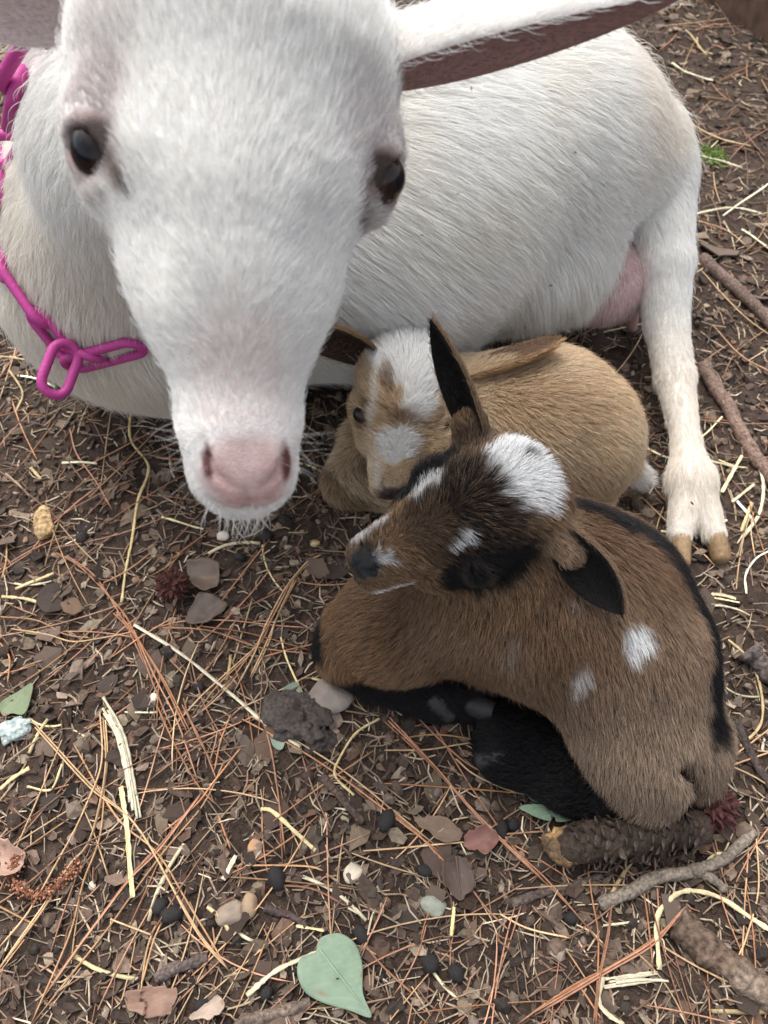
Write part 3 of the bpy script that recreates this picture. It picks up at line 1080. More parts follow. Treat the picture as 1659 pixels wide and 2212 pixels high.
T.bone(G(752, 1045, .015), G(850, 1072, .012), .0145, .013, .02, None, .009)
T.group(.010)
T.bone(G(1265, 960, .062), G(1245, 1040, .036), .040, .032, .03, None, .012)
T.bone(G(1245, 1060, .020), G(1150, 1102, .014), .022, .013, .02, None, .009)
T.bone(G(1345, 1005, .040), G(1390, 1032, .022), .010, .005, .02, None, .014)
T.group(.005)
kid_head(T, KT, 1, .009, kid_flow(KT))
kid_cuts(T, KT)
tE = [np.array((-3.05, .3, .05)), np.array((3.05, .3, .05))]
for E in tE:
    sx = np.sign(E[0])
    lk = nrm(np.array((sx * .85, .1, .5)))
    pd = nrm(np.cross(lk, (0, 1, 0)) * sx + np.array((0, .25, 0)))
    pd = nrm(np.array((-lk[2] * sx, .35, abs(lk[0]))))
    pd = nrm(pd - (pd @ lk) * lk)
    Mx = np.stack([pd, np.cross(lk, pd), lk]) @ KT.M
    T.ell(KT.w(*(E + lk * .62)), np.array((.85, .58, .7)) * KT.u, Mx, .15 * KT.u, cut=True)

TAN = np.array((.62, .465, .30)); TAN_L = np.array((.75, .61, .44)); TAN_D = np.array((.27, .155, .075))


def tan_col(P, n_=True):
    q = KT.loc(P)
    n = len(P)
    head = np.linalg.norm(q - (0, 1, -1), axis=1) < 7.5
    c = mixc(np.tile(TAN, (n, 1)), TAN_L, sstep(-.5, .8, noise3(P, .035, 21)) * .6)
    c = mixc(c, TAN_D, blob(P, G(1180, 900, .13), (.05, .035, .03), .6) * .30)
    c = mixc(c, TAN_L, sstep(.05, .015, P[:, 2]) * .5)
    f = (q[:, 2] > -3.0)
    jq = q + .35 * vnoise(P, .008, 5)
    h = np.zeros(n)
    # white crown running down the brow to a point
    h = np.maximum(h, blob(jq, (.55, -4.1, .5), (3.3, 2.3, 4.5), .15))
    h = np.maximum(h, blob(jq, (.9, -2.0, 1.5), (1.25, 2.3, 4), .15))
    h = np.maximum(h, blob(jq, (.0, 2.1, 1.5), (1.35, 1.5, 3), .2))
    h = np.maximum(h, blob(jq, (-2.0, -.3, 1.5), (.28, 2.4, 3), .3) * .7)
    h = np.maximum(h, blob(jq, (-1.25, 4.3, .5), (.5, 1.6, 3), .3) * .6)
    c = mixc(c, (.88, .86, .82), h * f * head)
    c = mixc(c, TAN_D, blob(jq, (-1.3, -2.7, 1.5), (.55, .8, 4), .3) * head * .8)
    c = mixc(c, TAN_D * .7, blob(jq, (-2.7, .3, .5), (.5, 1.3, 2), .4) * head * .7)
    c = mixc(c, TAN_D * .8, blob(jq, (.4, .0, 1.5), (1.2, .6, 3), .4) * head * .55)
    c = mixc(c, (.07, .045, .04), blob(q, (.1, 6.2, .7), (1.2, .9, 1.5), .3) * head)
    c = mixc(c, (.74, .60, .44), blob(jq, (-1.75, 3.2, .2), (.55, 2.8, 1.6), .35) * head * .8)
    knee = blob(P, G(760, 1020, .02), (.030, .040, .030), .4)
    c = mixc(c, (.33, .22, .125), knee * ~head * .85)
    tail = blob(P, G(1390, 1030, .026), (.02, .02, .02), .5)
    c = mixc(c, (.75, .72, .68), tail)
    if n_:
        c = c * np.exp(.20 * rng.normal(size=(n, 1)))
        c = c * np.where((rng.random(n) < .10 + .25 * knee) & (c[:, 2] < .45), .5, 1.04)[:, None]
    return np.clip(c, .01, .9)


def kid_noseless(K, E):
    def f(P, L):
        q = K.loc(P)
        head = np.linalg.norm(q - (0, 1, -1), axis=1) < 7.5
        k = 1 - 1.15 * blob(q, (0, 6.0, .7), (1.0, .8, 1.3), .2)
        for e in E:
            k = k * (1 - 1.1 * blob(q, e + np.array((0, 0, .1)), (.75, .75, .9), .25))
        k = k * (1 + .5 * blob(q, (0, -4.6, .4), (2.8, 2.3, 4.5), .3))
        return L * np.where(head, np.clip(k, 0, 2), 1)
    return f


b_, P, F = body_mesh('body', T, .0034, TA, lambda p: tan_col(p, False) * .8)
if FUR:
    coat('fur', T, P, F, TA, lambda p, n: np.full(len(p), 1.1e6), tan_col, KID_HAIR, kid_noseless(KT, tE), width=.00029, lift=.55, clump=.6, clump_d=.0046, seed=21)
for E in tE:
    sx = np.sign(E[0])
    eye_ball(TA, KT.w(*E), .72 * KT.u, np.array((sx * .85, .1, .5)) @ KT.M, (.02, .015, .015), np.array((.5, .3, .5)) @ KT.M)
EIN_T = plain_mat('tan_ear_lining', (.10, .065, .05), .7, .2); EOUT_T = plain_mat('tan_ear_back', (.20, .125, .07), .8, .2)


def vary(c, s=.14):
    return lambda R: np.clip(np.tile(np.asarray(c), (len(R), 1)) * (1 + s * rng.normal(size=(len(R), 1))), .003, .9)


for ba, ti, fc, w, ci, co, tw in (
        (KT.w(-3.0, -3.6, -1.5), V(668, 708, .572), vdir(-.40, .50, .75), .046, (.075, .052, .042), (.30, .19, .105), .0),
        (KT.w(3.2, -3.2, -1.2), V(1210, 732, .600), vdir(.10, -.75, .55), .040, (.30, .19, .11), (.50, .32, .17), .0)):
    o, Vv, Fi, Fo, ax, inn, nor = ear_mesh('ear', ba, ti, fc, w, .42, .06, (EIN_T, EOUT_T), TA, .0022, 22, 13, .6, .55, tw, .55)
    if FUR:
        ear_fur('ear', Vv, Fi, Fo, ax, o, vary(ci), vary(co), KID_HAIR, 1.3e6, .006, .00026, 6, .8)

# ---------------------------------------------------------------- brown kid in front
BR = empty('goat_kid', G(1200, 1420, 0.0), 'brown and black kid with white patches curled up asleep in front', 'goat', 'goat kids')
eyv = vdir(-.88, .46, -.10)
exv = vdir(.40, .90, .0)
oB = V(983, 1120, .488)
zB = vdir(-.10, -.24, .95)
KB = Frame(oB, None, eyv, zB, .0109)
B = Body()
B.bone(G(1010, 1296, .072), G(1180, 1290, .082), .048, .056, .05, (.25, -.8, -.5), .014)
B.bone(G(1180, 1290, .082), G(1282, 1325, .080), .055, .053, .05, (.45, -.75, -.45), .014)
B.bone(G(1282, 1325, .080), G(1350, 1430, .072), .053, .048, .05, (.4, -.8, -.45), .014)
# upper fore leg out to the knee
B.group(.010)
B.bone(G(990, 1312, .064), G(855, 1352, .050), .043, .036, .04, (-.95, -.2, -.3), .013)
B.bone(G(855, 1352, .050), G(780, 1378, .036), .036, .027, .03, (-.95, -.15, -.3), .013)
B.group(.008)
B.bone(G(760, 1405, .028), G(820, 1455, .018), .026, .015, .02, None, .010)
B.bone(G(820, 1455, .018), G(945, 1520, .014), .015, .012, .02, None, .008)
B.bone(G(900, 1455, .022), G(1030, 1525, .014), .018, .013, .02, None, .008)
# belly
B.ell(G(1110, 1390, .045), (.045, .032, .035), k=.03, flow=(0, -.6, -.8), L=.013)
# haunch and hind legs
B.group(.007)
B.bone(G(1362, 1395, .078), G(1322, 1448, .064), .046, .036, .04, (.05, -.8, -.6), .013)
B.bone(G(1322, 1448, .064), G(1378, 1595, .046), .036, .034, .035, (.1, -.8, -.6), .013)
B.bone(G(1357, 1428, .078), G(1400, 1590, .046), .045, .033, .035, (.1, -.85, -.55), .013)
B.bone(G(1375, 1595, .045), G(1385, 1712, .022), .033, .021, .025, None, .013)
B.group(.006)
B.bone(G(1360, 1720, .018), G(1240, 1690, .016), .018, .016, .02, None, .009)
B.bone(G(1240, 1690, .016), G(1085, 1632, .014), .016, .017, .02, None, .009)
B.bone(G(1300, 1590, .020), G(1100, 1570, .016), .022, .017, .03, None, .009)
B.group(.012)
B.bone(G(1425, 1475, .065), G(1482, 1600, .040), .034, .022, .03, (.1, -.7, -.7), .013)
B.bone(G(1482, 1600, .040), G(1502, 1675, .022), .023, .015, .02, None, .014)
B.bone(G(1478, 1655, .075), G(1448, 1690, .02), .006, .006, .012, cut=True)
# neck and head
B.group(.012)
B.bone(G(1130, 1270, .100), KB.w(.4, -2.6, -2.8), .046, .036, .035, (-.2, -.4, -.9), .012)
B.bone(G(1010, 1300, .085), KB.w(.3, -1.0, -3.0), .040, .030, .03, (-.5, -.3, -.6), .012)
B.group(.006)
kid_head(B, KB, 1, .008, kid_flow(KB))
B.bone(KB.w(-2.0, -2.4, -1.2), KB.w(-2.4, -3.0, -1.0) * .74 + V(930, 690, .475) * .26, .013, .0095, .012, nrm(V(930, 690, .475) - KB.w(-2.4, -3.0, -1.0)), .007)
B.bone(V(1150, 1085, .492), V(1232, 1190, .484), .013, .007, .016, nrm(V(1345, 1328, .474) - V(1190, 1140, .482)), .007)
kid_cuts(B, KB)
bE = [np.array((-3.0, .25, -.1)), np.array((3.05, .25, -.25))]
for E in bE:
    sx = np.sign(E[0])
    lk = nrm(np.array((sx * .85, .1, .5)))
    B.bone(KB.w(*(E + lk * .75 + np.array((-.1 * sx, -.75, 0)))), KB.w(*(E + lk * .78 + np.array((.0, .75, -.05)))), .10 * KB.u, .08 * KB.u, .15 * KB.u, cut=True)

BRN = np.array((.20, .118, .068)); BRN_L = np.array((.37, .255, .165)); BLK = np.array((.008, .007, .008)); WH = np.array((.80, .80, .79))


def line_d(P, pts):
    d = np.full(len(P), 9.0)
    for a, b in zip(pts[:-1], pts[1:]):
        a = np.asarray(a); ba = np.asarray(b) - a
        t = np.clip(((P - a) @ ba) / (ba @ ba), 0, 1)
        d = np.minimum(d, np.linalg.norm(P - a - t[:, None] * ba, axis=1))
    return d


def brown_col(P, n_=True):
    q = KB.loc(P)
    n = len(P)
    jq = q + .30 * vnoise(P, .007, 31) + .28 * vnoise(P, .003, 37)
    jP = P + .004 * vnoise(P, .008, 33)
    head = np.linalg.norm(q - (0, 1, -.8), axis=1) < 7.0
    head &= q[:, 2] > -4.2
    bd = ~head
    c = mixc(np.tile(BRN, (n, 1)), BRN_L, sstep(-.6, .9, noise3(P, .03, 25)) * .45)
    # paler and greyer towards the haunch
    c = mixc(c, (.38, .29, .215), blob(P, G(1400, 1600, .05), (.07, .10, .08), .5) * .75 * bd)
    c = mixc(c, (.31, .185, .095), blob(P, G(760, 1400, .04), (.06, .05, .05), .4) * .7 * bd)
    if n_:
        c = c * np.where(rng.random(n) < .18, .35, 1.08)[:, None]
    # black stripe along the spine
    sp = [G(1225, 1120, .13), G(1330, 1150, .132), G(1430, 1215, .125), G(1510, 1310, .115), G(1545, 1430, .105), G(1560, 1560, .08)]
    sd_ = line_d(jP, sp)
    c = mixc(c, BLK, (1 - sstep(.010, .021, sd_)) * bd)
    # black legs, belly and knee
    blk = np.maximum.reduce([
        1 - sstep(.026, .034, line_d(jP, [G(790, 1475, .012), G(945, 1520, .012)])),
        1 - sstep(.028, .036, line_d(jP, [G(880, 1495, .012), G(1040, 1530, .012)])),
        blob(jP, G(1130, 1560, .020), (.06, .045, .032), .2),
        1 - sstep(.030, .037, line_d(jP, [G(1085, 1630, .010), G(1300, 1720, .008)])),
        1 - sstep(.016, .023, np.linalg.norm(jP - G(694, 1375, .038), axis=1)),
        blob(jP, G(1205, 1600, .010), (.035, .05, .035), .2),
        blob(jP, G(1462, 1668, .035), (.012, .014, .03), .4),
        blob(jP, G(1000, 1500, .020), (.11, .022, .018), .2)])
    c = mixc(c, BLK, blk * bd)
    # white flecks on the flank
    c = mixc(c, WH, blob(jP, G(1372, 1372, .135), (.0105, .0100, .03), .35) * bd)
    c = mixc(c, WH, blob(jP, G(1240, 1465, .098), (.0070, .0068, .03), .4) * bd * .8)
    c = mixc(c, WH, blob(jP, G(1108, 1395, .11), (.0045, .007, .03), .6) * bd * .10)
    c = mixc(c, WH, blob(jP, G(1225, 1318, .13), (.0040, .0035, .03), .6) * bd * .15)
    # head: tan muzzle, black mask, white crown
    hc = np.tile(np.array((.33, .205, .115)), (n, 1))
    hc = mixc(hc, np.array((.030, .021, .017)), blob(jq, (.3, -.7, 1), (3.4, 3.2, 5), .25) * (np.where(rng.random(n) < .28, .45, 1.0) if n_ else 1.0))
    hc = hc * (np.where(rng.random(n) < .35, .35, 1.0) if n_ else .8)[:, None] if n_ else hc * .8
    stalk = blob(P, V(1215, 1165, .484), (.016, .018, .018), .35)
    hc = mixc(hc, (.16, .10, .06), blob(jq, (.3, 1.6, 1.5), (1.2, 1.5, 3), .5) * .7)
    hc = mixc(hc, BLK, blob(jq, (2.85, -.6, -.8), (1.4, 3.5, 2.2), .2))
    hc = mixc(hc, BLK, blob(jq, (-2.9, .4, -.4), (.95, 3.8, 2.0), .2))
    hc = mixc(hc, WH, blob(jq, (-.5, -4.5, .4), (2.35, 1.75, 4.5), .12))
    hc = mixc(hc, WH, blob(jq, (-2.0, .7, 1.0), (.5, 1.1, 2.5), .3) * .75)
    hc = mixc(hc, WH, blob(jq, (1.45, .2, 1.8), (.28, .8, 2.0), .3) * .9)
    hc = mixc(hc, WH, blob(jq, (-1.35, 4.7, .8), (.35, 1.5, 1.6), .3) * .85)
    hc = mixc(hc, WH, blob(jq, (.35, 4.7, 1.4), (.50, .75, 1.2), .3) * .8)
    hc = mixc(hc, WH, blob(jq, (1.35, 5.3, -.75), (.75, 1.5, .75), .25) * .95)
    hc = mixc(hc, (.020, .020, .023), blob(q + .12 * vnoise(P, .002, 3), (.05, 5.65, .45), (1.12, 1.2, 1.35), .22))
    c = np.where(head[:, None], hc, c)
    c = mixc(c, (.36, .25, .16), stalk)
    c = mixc(c, (.10, .068, .045), blob(P, KB.w(-2.4, -3.0, -1.0) * .84 + V(930, 690, .475) * .16, (.015, .017, .017), .35))
    c = mixc(c, (.022, .017, .014), blob(jP, V(1150, 962, .462), (.007, .008, .02), .4))
    er = np.linalg.norm((q - np.array((3.05, .3, -.2))) / (.9, .75, 1.2), axis=1)
    c = mixc(c, (.085, .060, .048), np.exp(-((er - 1.0) / .16) ** 2) * .7 * head)
    if n_:
        c = c * np.exp(.22 * rng.normal(size=(n, 1)))
    return np.clip(c, .003, .9)


b_, P, F = body_mesh('body', B, .0034, BR, lambda p: brown_col(p, False) * .7)
if FUR:
    coat('fur', B, P, F, BR, lambda p, n: np.full(len(p), 1.3e6), brown_col, KID_HAIR, lambda P, L: kid_noseless(KB, [])(P, L) * (1 - .35 * np.maximum.reduce([blob(P, c, (.020, .016, .02), .3) for c in (G(955, 1528, .02), G(1035, 1528, .022), G(1065, 1635, .018))])), width=.00029, lift=.5, clump=.62, clump_d=.0050, seed=31)
EIN_B = plain_mat('brown_ear_lining', (.012, .010, .010), .7, .2); EOUT_B = plain_mat('brown_ear_back', (.12, .075, .045), .8, .2)
for ba, ti, fc, w, tw in (
        (KB.w(-2.4, -3.0, -1.0), V(930, 690, .475), vdir(-.80, -.2, .50), .030, .0),
        (V(1190, 1140, .482), V(1345, 1328, .474), vdir(-.60, .44, .67), .036, .0)):
    o, Vv, Fi, Fo, ax, inn, nor = ear_mesh('ear', ba, ti, fc, w, .50, .05, (EIN_B, EOUT_B), BR, .0022, 22, 13, .5, .5, tw, 1.0)
    if FUR:
        ear_fur('ear', Vv, Fi, Fo, ax, o, vary((.016, .014, .014)), vary((.24, .16, .10), .3), KID_HAIR, 1.3e6, .006, .00026, 7, .8)
hoof(BR, G(925, 1500, .028), G(977, 1548, .014), .0120, (.022, .020, .020), .8)
hoof(BR, G(1072, 1540, .030), G(1005, 1518, .020), .0120, (.022, .020, .020), .8)
hoof(BR, G(1100, 1625, .028), G(1034, 1646, .013), .0110, (.022, .020, .020), .8)
# ---------------------------------------------------------------- pink plastic chain round the neck
def smooth_path(pts, n):
    """Catmull-Rom through points"""
    p = np.asarray(pts, float)
    if len(p) == 2:
        return p[0] + (p[1] - p[0]) * np.linspace(0, 1, n)[:, None]
    q = np.concatenate([[2 * p[0] - p[1]], p, [2 * p[-1] - p[-2]]])
    t = np.linspace(0, len(p) - 1 - 1e-9, n)
    i = t.astype(int); f = (t - i)[:, None]
    a, b, c, d = q[i], q[i + 1], q[i + 2], q[i + 3]
    return 0.5 * (2 * b + (c - a) * f + (2 * a - 5 * b + 4 * c - d) * f ** 2 + (3 * b - a - 3 * c + d) * f ** 3)


def tube_np(path, radius, k=8, closed=False, flat=1.0, up=(0, 0, 1.0), jag=0.0):
    """tube mesh along a path; flat squashes it along the up axis"""
    p = np.asarray(path, float); n = len(p)
    if closed:
        tg = nrm(np.roll(p, -1, 0) - np.roll(p, 1, 0))
    else:
        tg = nrm(np.gradient(p, axis=0))
    r = np.broadcast_to(np.asarray(radius, float), (n,))
    upv = np.broadcast_to(np.asarray(up, float), p.shape)
    sd = nrm(np.cross(tg, upv) + 1e-9)
    uu = np.cross(sd, tg)
    an = np.linspace(0, 2 * math.pi, k, endpoint=False) + math.pi / k
    vs = p[:, None] + (r[:, None] * np.cos(an))[..., None] * sd[:, None] + (r[:, None] * flat * np.sin(an))[..., None] * uu[:, None]
    if jag:
        vs = vs + jag * r[:, None, None] * rng.normal(size=vs.shape)
    g = np.arange(n * k).reshape(n, k); g2 = np.roll(g, -1, 1)
    if closed:
        F = np.stack([g.ravel(), g2.ravel(), np.roll(g2, -1, 0).ravel(), np.roll(g, -1, 0).ravel()], 1)
        return vs.reshape(-1, 3), [F]
    F = np.stack([g[:-1].ravel(), g2[:-1].ravel(), g2[1:].ravel(), g[1:].ravel()], 1)
    return vs.reshape(-1, 3), [F, g[:1, ::-1].copy(), g[-1:].copy()]


CHAIN_MAT = plain_mat('pink_plastic', (.43, .048, .235), .5, .35, .5, 500)


def chain_link(parent, a, b, nr, hw=.0095, r=.0037, gap=0.0):
    a = np.asarray(a); b = np.asarray(b)
    ax = nrm(b - a); nr = nrm(np.asarray(nr) - np.dot(nr, ax) * ax); sd = np.cross(ax, nr)
    L = np.linalg.norm(b - a)
    an = np.linspace(-math.pi / 2, math.pi / 2, 11)
    e1 = [b - ax * hw + hw * (math.cos(t) * ax + math.sin(t) * sd) for t in an]
    e0 = [a + ax * hw - hw * (math.cos(t) * ax + math.sin(t) * sd) for t in an]
    m = max(int(L / .004), 3)
    s1 = [e1[-1] + (e0[0] - e1[-1]) * t for t in np.linspace(0, 1, m)[1:-1]]
    s0 = [e0[-1] + (e1[0] - e0[-1]) * t for t in np.linspace(0, 1, m)[1:-1]]
    path = np.array(e1 + s1 + e0 + s0)
    vs, Fs = tube_np(path, r, 10, True, up=nr)
    o = mesh_np('chain_link', vs, Fs, CHAIN_MAT, parent)
    return o


CH = empty('chain_collar', on_neck(150, 740), 'bright pink plastic chain collar round the neck of the white goat', 'chain collar')
view = lambda p: nrm(CAM - np.asarray(p))
ENDS = []
for (ax_, ay_), (bx_, by_), face, offa, offb in (
        ((126, 98), (54, 204), .25, .012, .012), ((62, 190), (14, 306), .9, .012, .011),
        ((18, 292), (18, 372), .3, .010, .010), ((14, 352), (16, 462), 1, .009, .009), ((10, 440), (0, 556), .3, .009, .008),
        ((-8, 530), (32, 588), 1, .006, .006), ((22, 558), (116, 692), .30, .005, .006), ((84, 664), (166, 756), 1, .006, .009),
        ((146, 732), (226, 762), .45, .006, .006), ((160, 772), (304, 730), .8, .009, .008)):
    
    pa, pb = on_neck(ax_, ay_, offa, ay_ < 320), on_neck(bx_, by_, offb, by_ < 320)
    if np.linalg.norm(pb - pa) > .085:
        pb = pa + nrm(pb - pa) * .064
    ENDS.append((pa, pb))
    nm = M.grad(((pa + pb) / 2)[None])[0]
    sdv = np.cross(nrm(pb - pa), nm)
    w = face * math.pi / 2
    chain_link(CH, pa, pb, nm * math.sin(w) + sdv * math.cos(w))
pa = on_neck(168, 722, .012); pb = pa + vdir(-.30, .95, .12) * .040
chain_link(CH, pa, pb, nrm(view(pa) + .35 * RIGHT), hw=.0098)

# the rest of the loop, round the far side of the neck
n0 = V(345, 300, .46); nax = nrm(np.array((-.205, .53, .17)) - n0)
pA, pF, pJ = ENDS[0][0], ENDS[6][0], ENDS[-1][1]


def polar(p, ref=None):
    c = n0 + nax * ((p - n0) @ nax)
    return (p - n0) @ nax, nrm(p - c), np.linalg.norm(p - c)


sA, uA, _ = polar(pA); sJ, uJ, _ = polar(pJ); sF, uF, _ = polar(pF)
vA = np.cross(nax, uA)
angF = math.atan2(uF @ vA, uF @ uA); angJ = math.atan2(uJ @ vA, uJ @ uA)
sg = 1.0 if angF > 0 else -1.0
visible = (angJ * sg) % (2 * math.pi)
hid = 2 * math.pi - visible
prev = pA; pts = [pA]
for t in np.linspace(0, 1, 160)[1:]:
    a = -sg * hid * t
    u = uA * math.cos(a) + vA * math.sin(a)
    c = n0 + nax * (sA + (sJ - sA) * t)
    p = M.hit(c + u * .19, -u, .19) + u * .006
    if np.linalg.norm(p - pts[-1]) > .036:
        pts.append(p)
for i, (a, b) in enumerate(zip(pts[:-1], pts[1:])):
    if np.linalg.norm(b - a) > .075 or 3 <= i < len(pts) - 3:
        continue
    e = nrm(b - a) * .004
    nm = M.grad(((a + b) / 2)[None])[0]
    chain_link(CH, a - e, b + e, nm if i % 2 else np.cross(nrm(b - a), nm))
# ---------------------------------------------------------------- litter on the soil
def inside_animals(P, m=.002):
    P = np.asarray(P, float)
    bad = np.zeros(len(P), bool)
    for bd in (M, T, B):
        box = ((P > bd.lo - .01) & (P < bd.hi + .01)).all(1)
        if box.any():
            i = np.where(box)[0]
            bad[i] |= bd.sdf(P[i]) < m
    return bad


LANDMARKS = [((725, 2110), 'beside the heart shaped green leaf'), ((713, 1500), 'near the grey brown stone'), ((372, 1264), 'around the dark red seed ball'),
             ((258, 1640), 'around the wide frayed straw strip'), ((1390, 1860), 'in front of the pine cone'), ((1400, 2010), 'below the forked stick'),
             ((1540, 2120), 'around the thick rough barked stick'), ((1200, 1720), 'by the bitten green leaf'), ((1030, 1815), 'around the reddish curled leaf'),
             ((760, 1882), 'around the pale cream pebble'), ((90, 1122), 'around the tan splintered wood chunk'), ((28, 1572), 'by the lichen crusted bark'),
             ((100, 1910), 'around the rusty red catkin'), ((330, 2160), 'by the reddish bark slab'), ((530, 1170), 'below the white goat\'s muzzle'), ((60, 850), 'under the white goat\'s chest'),
             ((1510, 1230), 'around the white goat\'s hind hooves'), ((1590, 900), 'beside the smooth brown stick on the right'), ((1590, 620), 'by the dark brown stick on the right'),
             ((1528, 335), 'around the green moss tuft'), ((1600, 120), 'in front of the timber board'), ((1620, 1560), 'right of the brown kid\'s rump'), ((1000, 1600), 'below the brown kid\'s front hooves'),
             ((620, 1380), 'left of the brown kid\'s front knee'), ((450, 1450), 'around the long pale straw stalk'), ((940, 2080), 'at the bottom edge right of the green leaf'), ((520, 1900), 'around the two flat tan pebbles'),
             ((120, 1380), 'in the open litter at the left edge'), ((60, 2140), 'in the lower left corner'), ((1180, 2080), 'left of the cream straw strips'), ((1300, 700), 'under the white goat\'s udder')]
LMW = np.array([G(x, y, 0)[:2] for (x, y), _ in LANDMARKS])


def where_is(p):
    return LANDMARKS[int(np.argmin(np.linalg.norm(LMW - np.asarray(p)[:2], axis=1)))][1]


def shade(c):
    c = np.asarray(c)
    l = c.mean()
    return 'dark' if l < .13 else ('orange brown' if c[0] > 1.85 * c[1] else ('reddish tan' if c[0] > 1.6 * c[1] else 'pale tan'))


def needle_label(p, c):
    ln = np.linalg.norm(np.diff(p, axis=0), axis=1).sum()
    bow = ln / max(np.linalg.norm(p[-1] - p[0]), 1e-6)
    return '%s %s %s pine needle %s' % ('long' if ln > .10 else ('medium' if ln > .065 else 'short'), 'curved' if bow > 1.012 else 'straight', shade(c), where_is(p.mean(0)))


def straw_label(p, c, w):
    ln = np.linalg.norm(np.diff(p, axis=0), axis=1).sum()
    bow = ln / max(np.linalg.norm(p[-1] - p[0]), 1e-6)
    return '%s %s %s straw piece %s' % ('long' if ln > .045 else 'short', 'thin' if w < .0012 else 'thick', 'bent' if bow > 1.03 else 'straight', where_is(p.mean(0)))


def hz(P):
    return height(P[:, 0], P[:, 1])


NEEDLE_MAT = tint_mat('dry_needle', .6, .3, 260, .25, .15, 900)
STRAW_MAT = tint_mat('straw', .55, .35, 220, .25, .3, 900)
CHIP_MAT = tint_mat('bark_and_leaf', .75, .25, 160, .40, .5, 700, jitter=.3)
STUFF_MAT = tint_mat('litter', .8, .2, 300, .35, .3, 900)
TWIG_MAT = tint_mat('twig_bark', .85, .2, 420, .65, 1.0, 600)
STONE_MAT = tint_mat('stone', .75, .3, 90, .30, .5, 500)
LEAF_MAT = tint_mat('green_leaf', .55, .35, 90, .12, .25, 500)

NC = np.array(((.36, .17, .085), (.44, .25, .125), (.30, .145, .085), (.50, .33, .18), (.27, .15, .095), (.40, .20, .12)))
SC = np.array(((.60, .48, .25), (.70, .62, .42), (.52, .38, .19), (.64, .55, .34)))


def drape(pts, n, lift, wob=.0):
    p = smooth_path([G(x, y, 0.002) for x, y in pts], n)
    if wob:
        p[:, :2] += wob * np.cumsum(rng.normal(size=(n, 2)), 0) / math.sqrt(n)
    h = np.maximum.reduce([height(p[:, 0] + dx, p[:, 1] + dy) for dx, dy in ((0, 0), (.004, 0), (-.004, 0), (0, .004), (0, -.004))])
    k = np.ones(5) / 5
    h = np.convolve(np.pad(h, 2, mode='edge'), k, 'valid')
    p[:, 2] = h + lift
    return p


def litter_tube(name, path, r, k, flat, c, mat, label, cat, group, jag=0.0, dark_end=0.0):
    n = len(path)
    vs, Fs = tube_np(path, r, k, False, flat, jag=jag)
    t = np.repeat(np.linspace(0, 1, n), k)
    cc = np.tile(np.asarray(c, float), (len(vs), 1))
    cc *= (1 + .10 * np.sin(t * 9 + rng.random() * 6))[:, None]
    cc *= np.tile(1 + .22 * rng.normal(size=k), n)[:, None] * (1 + .06 * rng.normal(size=(n * k, 1)))
    if dark_end:
        cc *= (1 - dark_end * sstep(.92, 1, t))[:, None]
    o = mesh_np(name, vs, Fs, mat, None, True, np.clip(cc, .005, .95))
    return props(o, label, cat, group)


# ---- the chopped fragments, crumbs and flakes nobody could count
def scatter(n, far_pow=1.6, inside=False):
    out = []
    tot = 0
    while tot < n:
        x = rng.uniform(-420, 2080, n * 2); y = rng.uniform(-330, 2520, n * 2)
        rz = -ct * 0 + (-st - (y - 1106) / FPX * ct)
        Z = .6 / -rz
        keep = rng.random(n * 2) < np.clip(Z / 1.6, 0, 1) ** far_pow
        if inside:                               # only what the photograph shows
            keep &= (x > 5) & (x < 1654) & (y > 5) & (y < 2207)
        x, y, Z = x[keep], y[keep], Z[keep]
        p = CAM + Z[:, None] * (FWD + ((x - 829.5) / FPX)[:, None] * RIGHT - ((y - 1106) / FPX)[:, None] * UP)
        p = p[~inside_animals(p + (0, 0, .004), .001)]
        out.append(p); tot += len(p)
    return np.concatenate(out)[:n]


def rot_frames(n, tilt):
    yaw = rng.uniform(0, 2 * math.pi, n)
    nz = nrm(np.stack([tilt * rng.normal(size=n), tilt * rng.normal(size=n), np.ones(n)], 1))
    ax = np.stack([np.cos(yaw), np.sin(yaw), np.zeros(n)], 1)
    ax = nrm(ax - (ax * nz).sum(1, keepdims=True) * nz)
    return ax, np.cross(nz, ax), nz


def place(base, F, pos, A, Bv, Nv, sx, sy, sz):
    """many copies of one small solid in one mesh"""
    n, m = len(pos), len(base)
    v = pos[:, None] + (base[None, :, 0] * sx[:, None])[..., None] * A[:, None] + (base[None, :, 1] * sy[:, None])[..., None] * Bv[:, None] \
        + (base[None, :, 2] * sz[:, None])[..., None] * Nv[:, None]
    Fs = [(f[None] + (np.arange(n) * m)[:, None, None]).reshape(-1, f.shape[1]) for f in F]
    return v.reshape(-1, 3), Fs


def stuff_mesh(name, groups, mat, label, smooth=False):
    vs, fs, cs, off = [], {}, [], 0
    for v, F, c in groups:
        for f in F:
            fs.setdefault(f.shape[1], []).append(f + off)
        vs.append(v); cs.append(c); off += len(v)
    o = mesh_np(name, np.concatenate(vs), [np.concatenate(f) for f in fs.values()], mat, None, smooth, np.clip(np.concatenate(cs), .004, .9))
    return props(o, label, None, None, 'stuff')


def pick(pal, n, s=.25):
    pal = np.asarray(pal)
    return pal[rng.integers(0, len(pal), n)] * np.exp(s * rng.normal(size=(n, 1))) * (1.09, 1.12, 1.15)


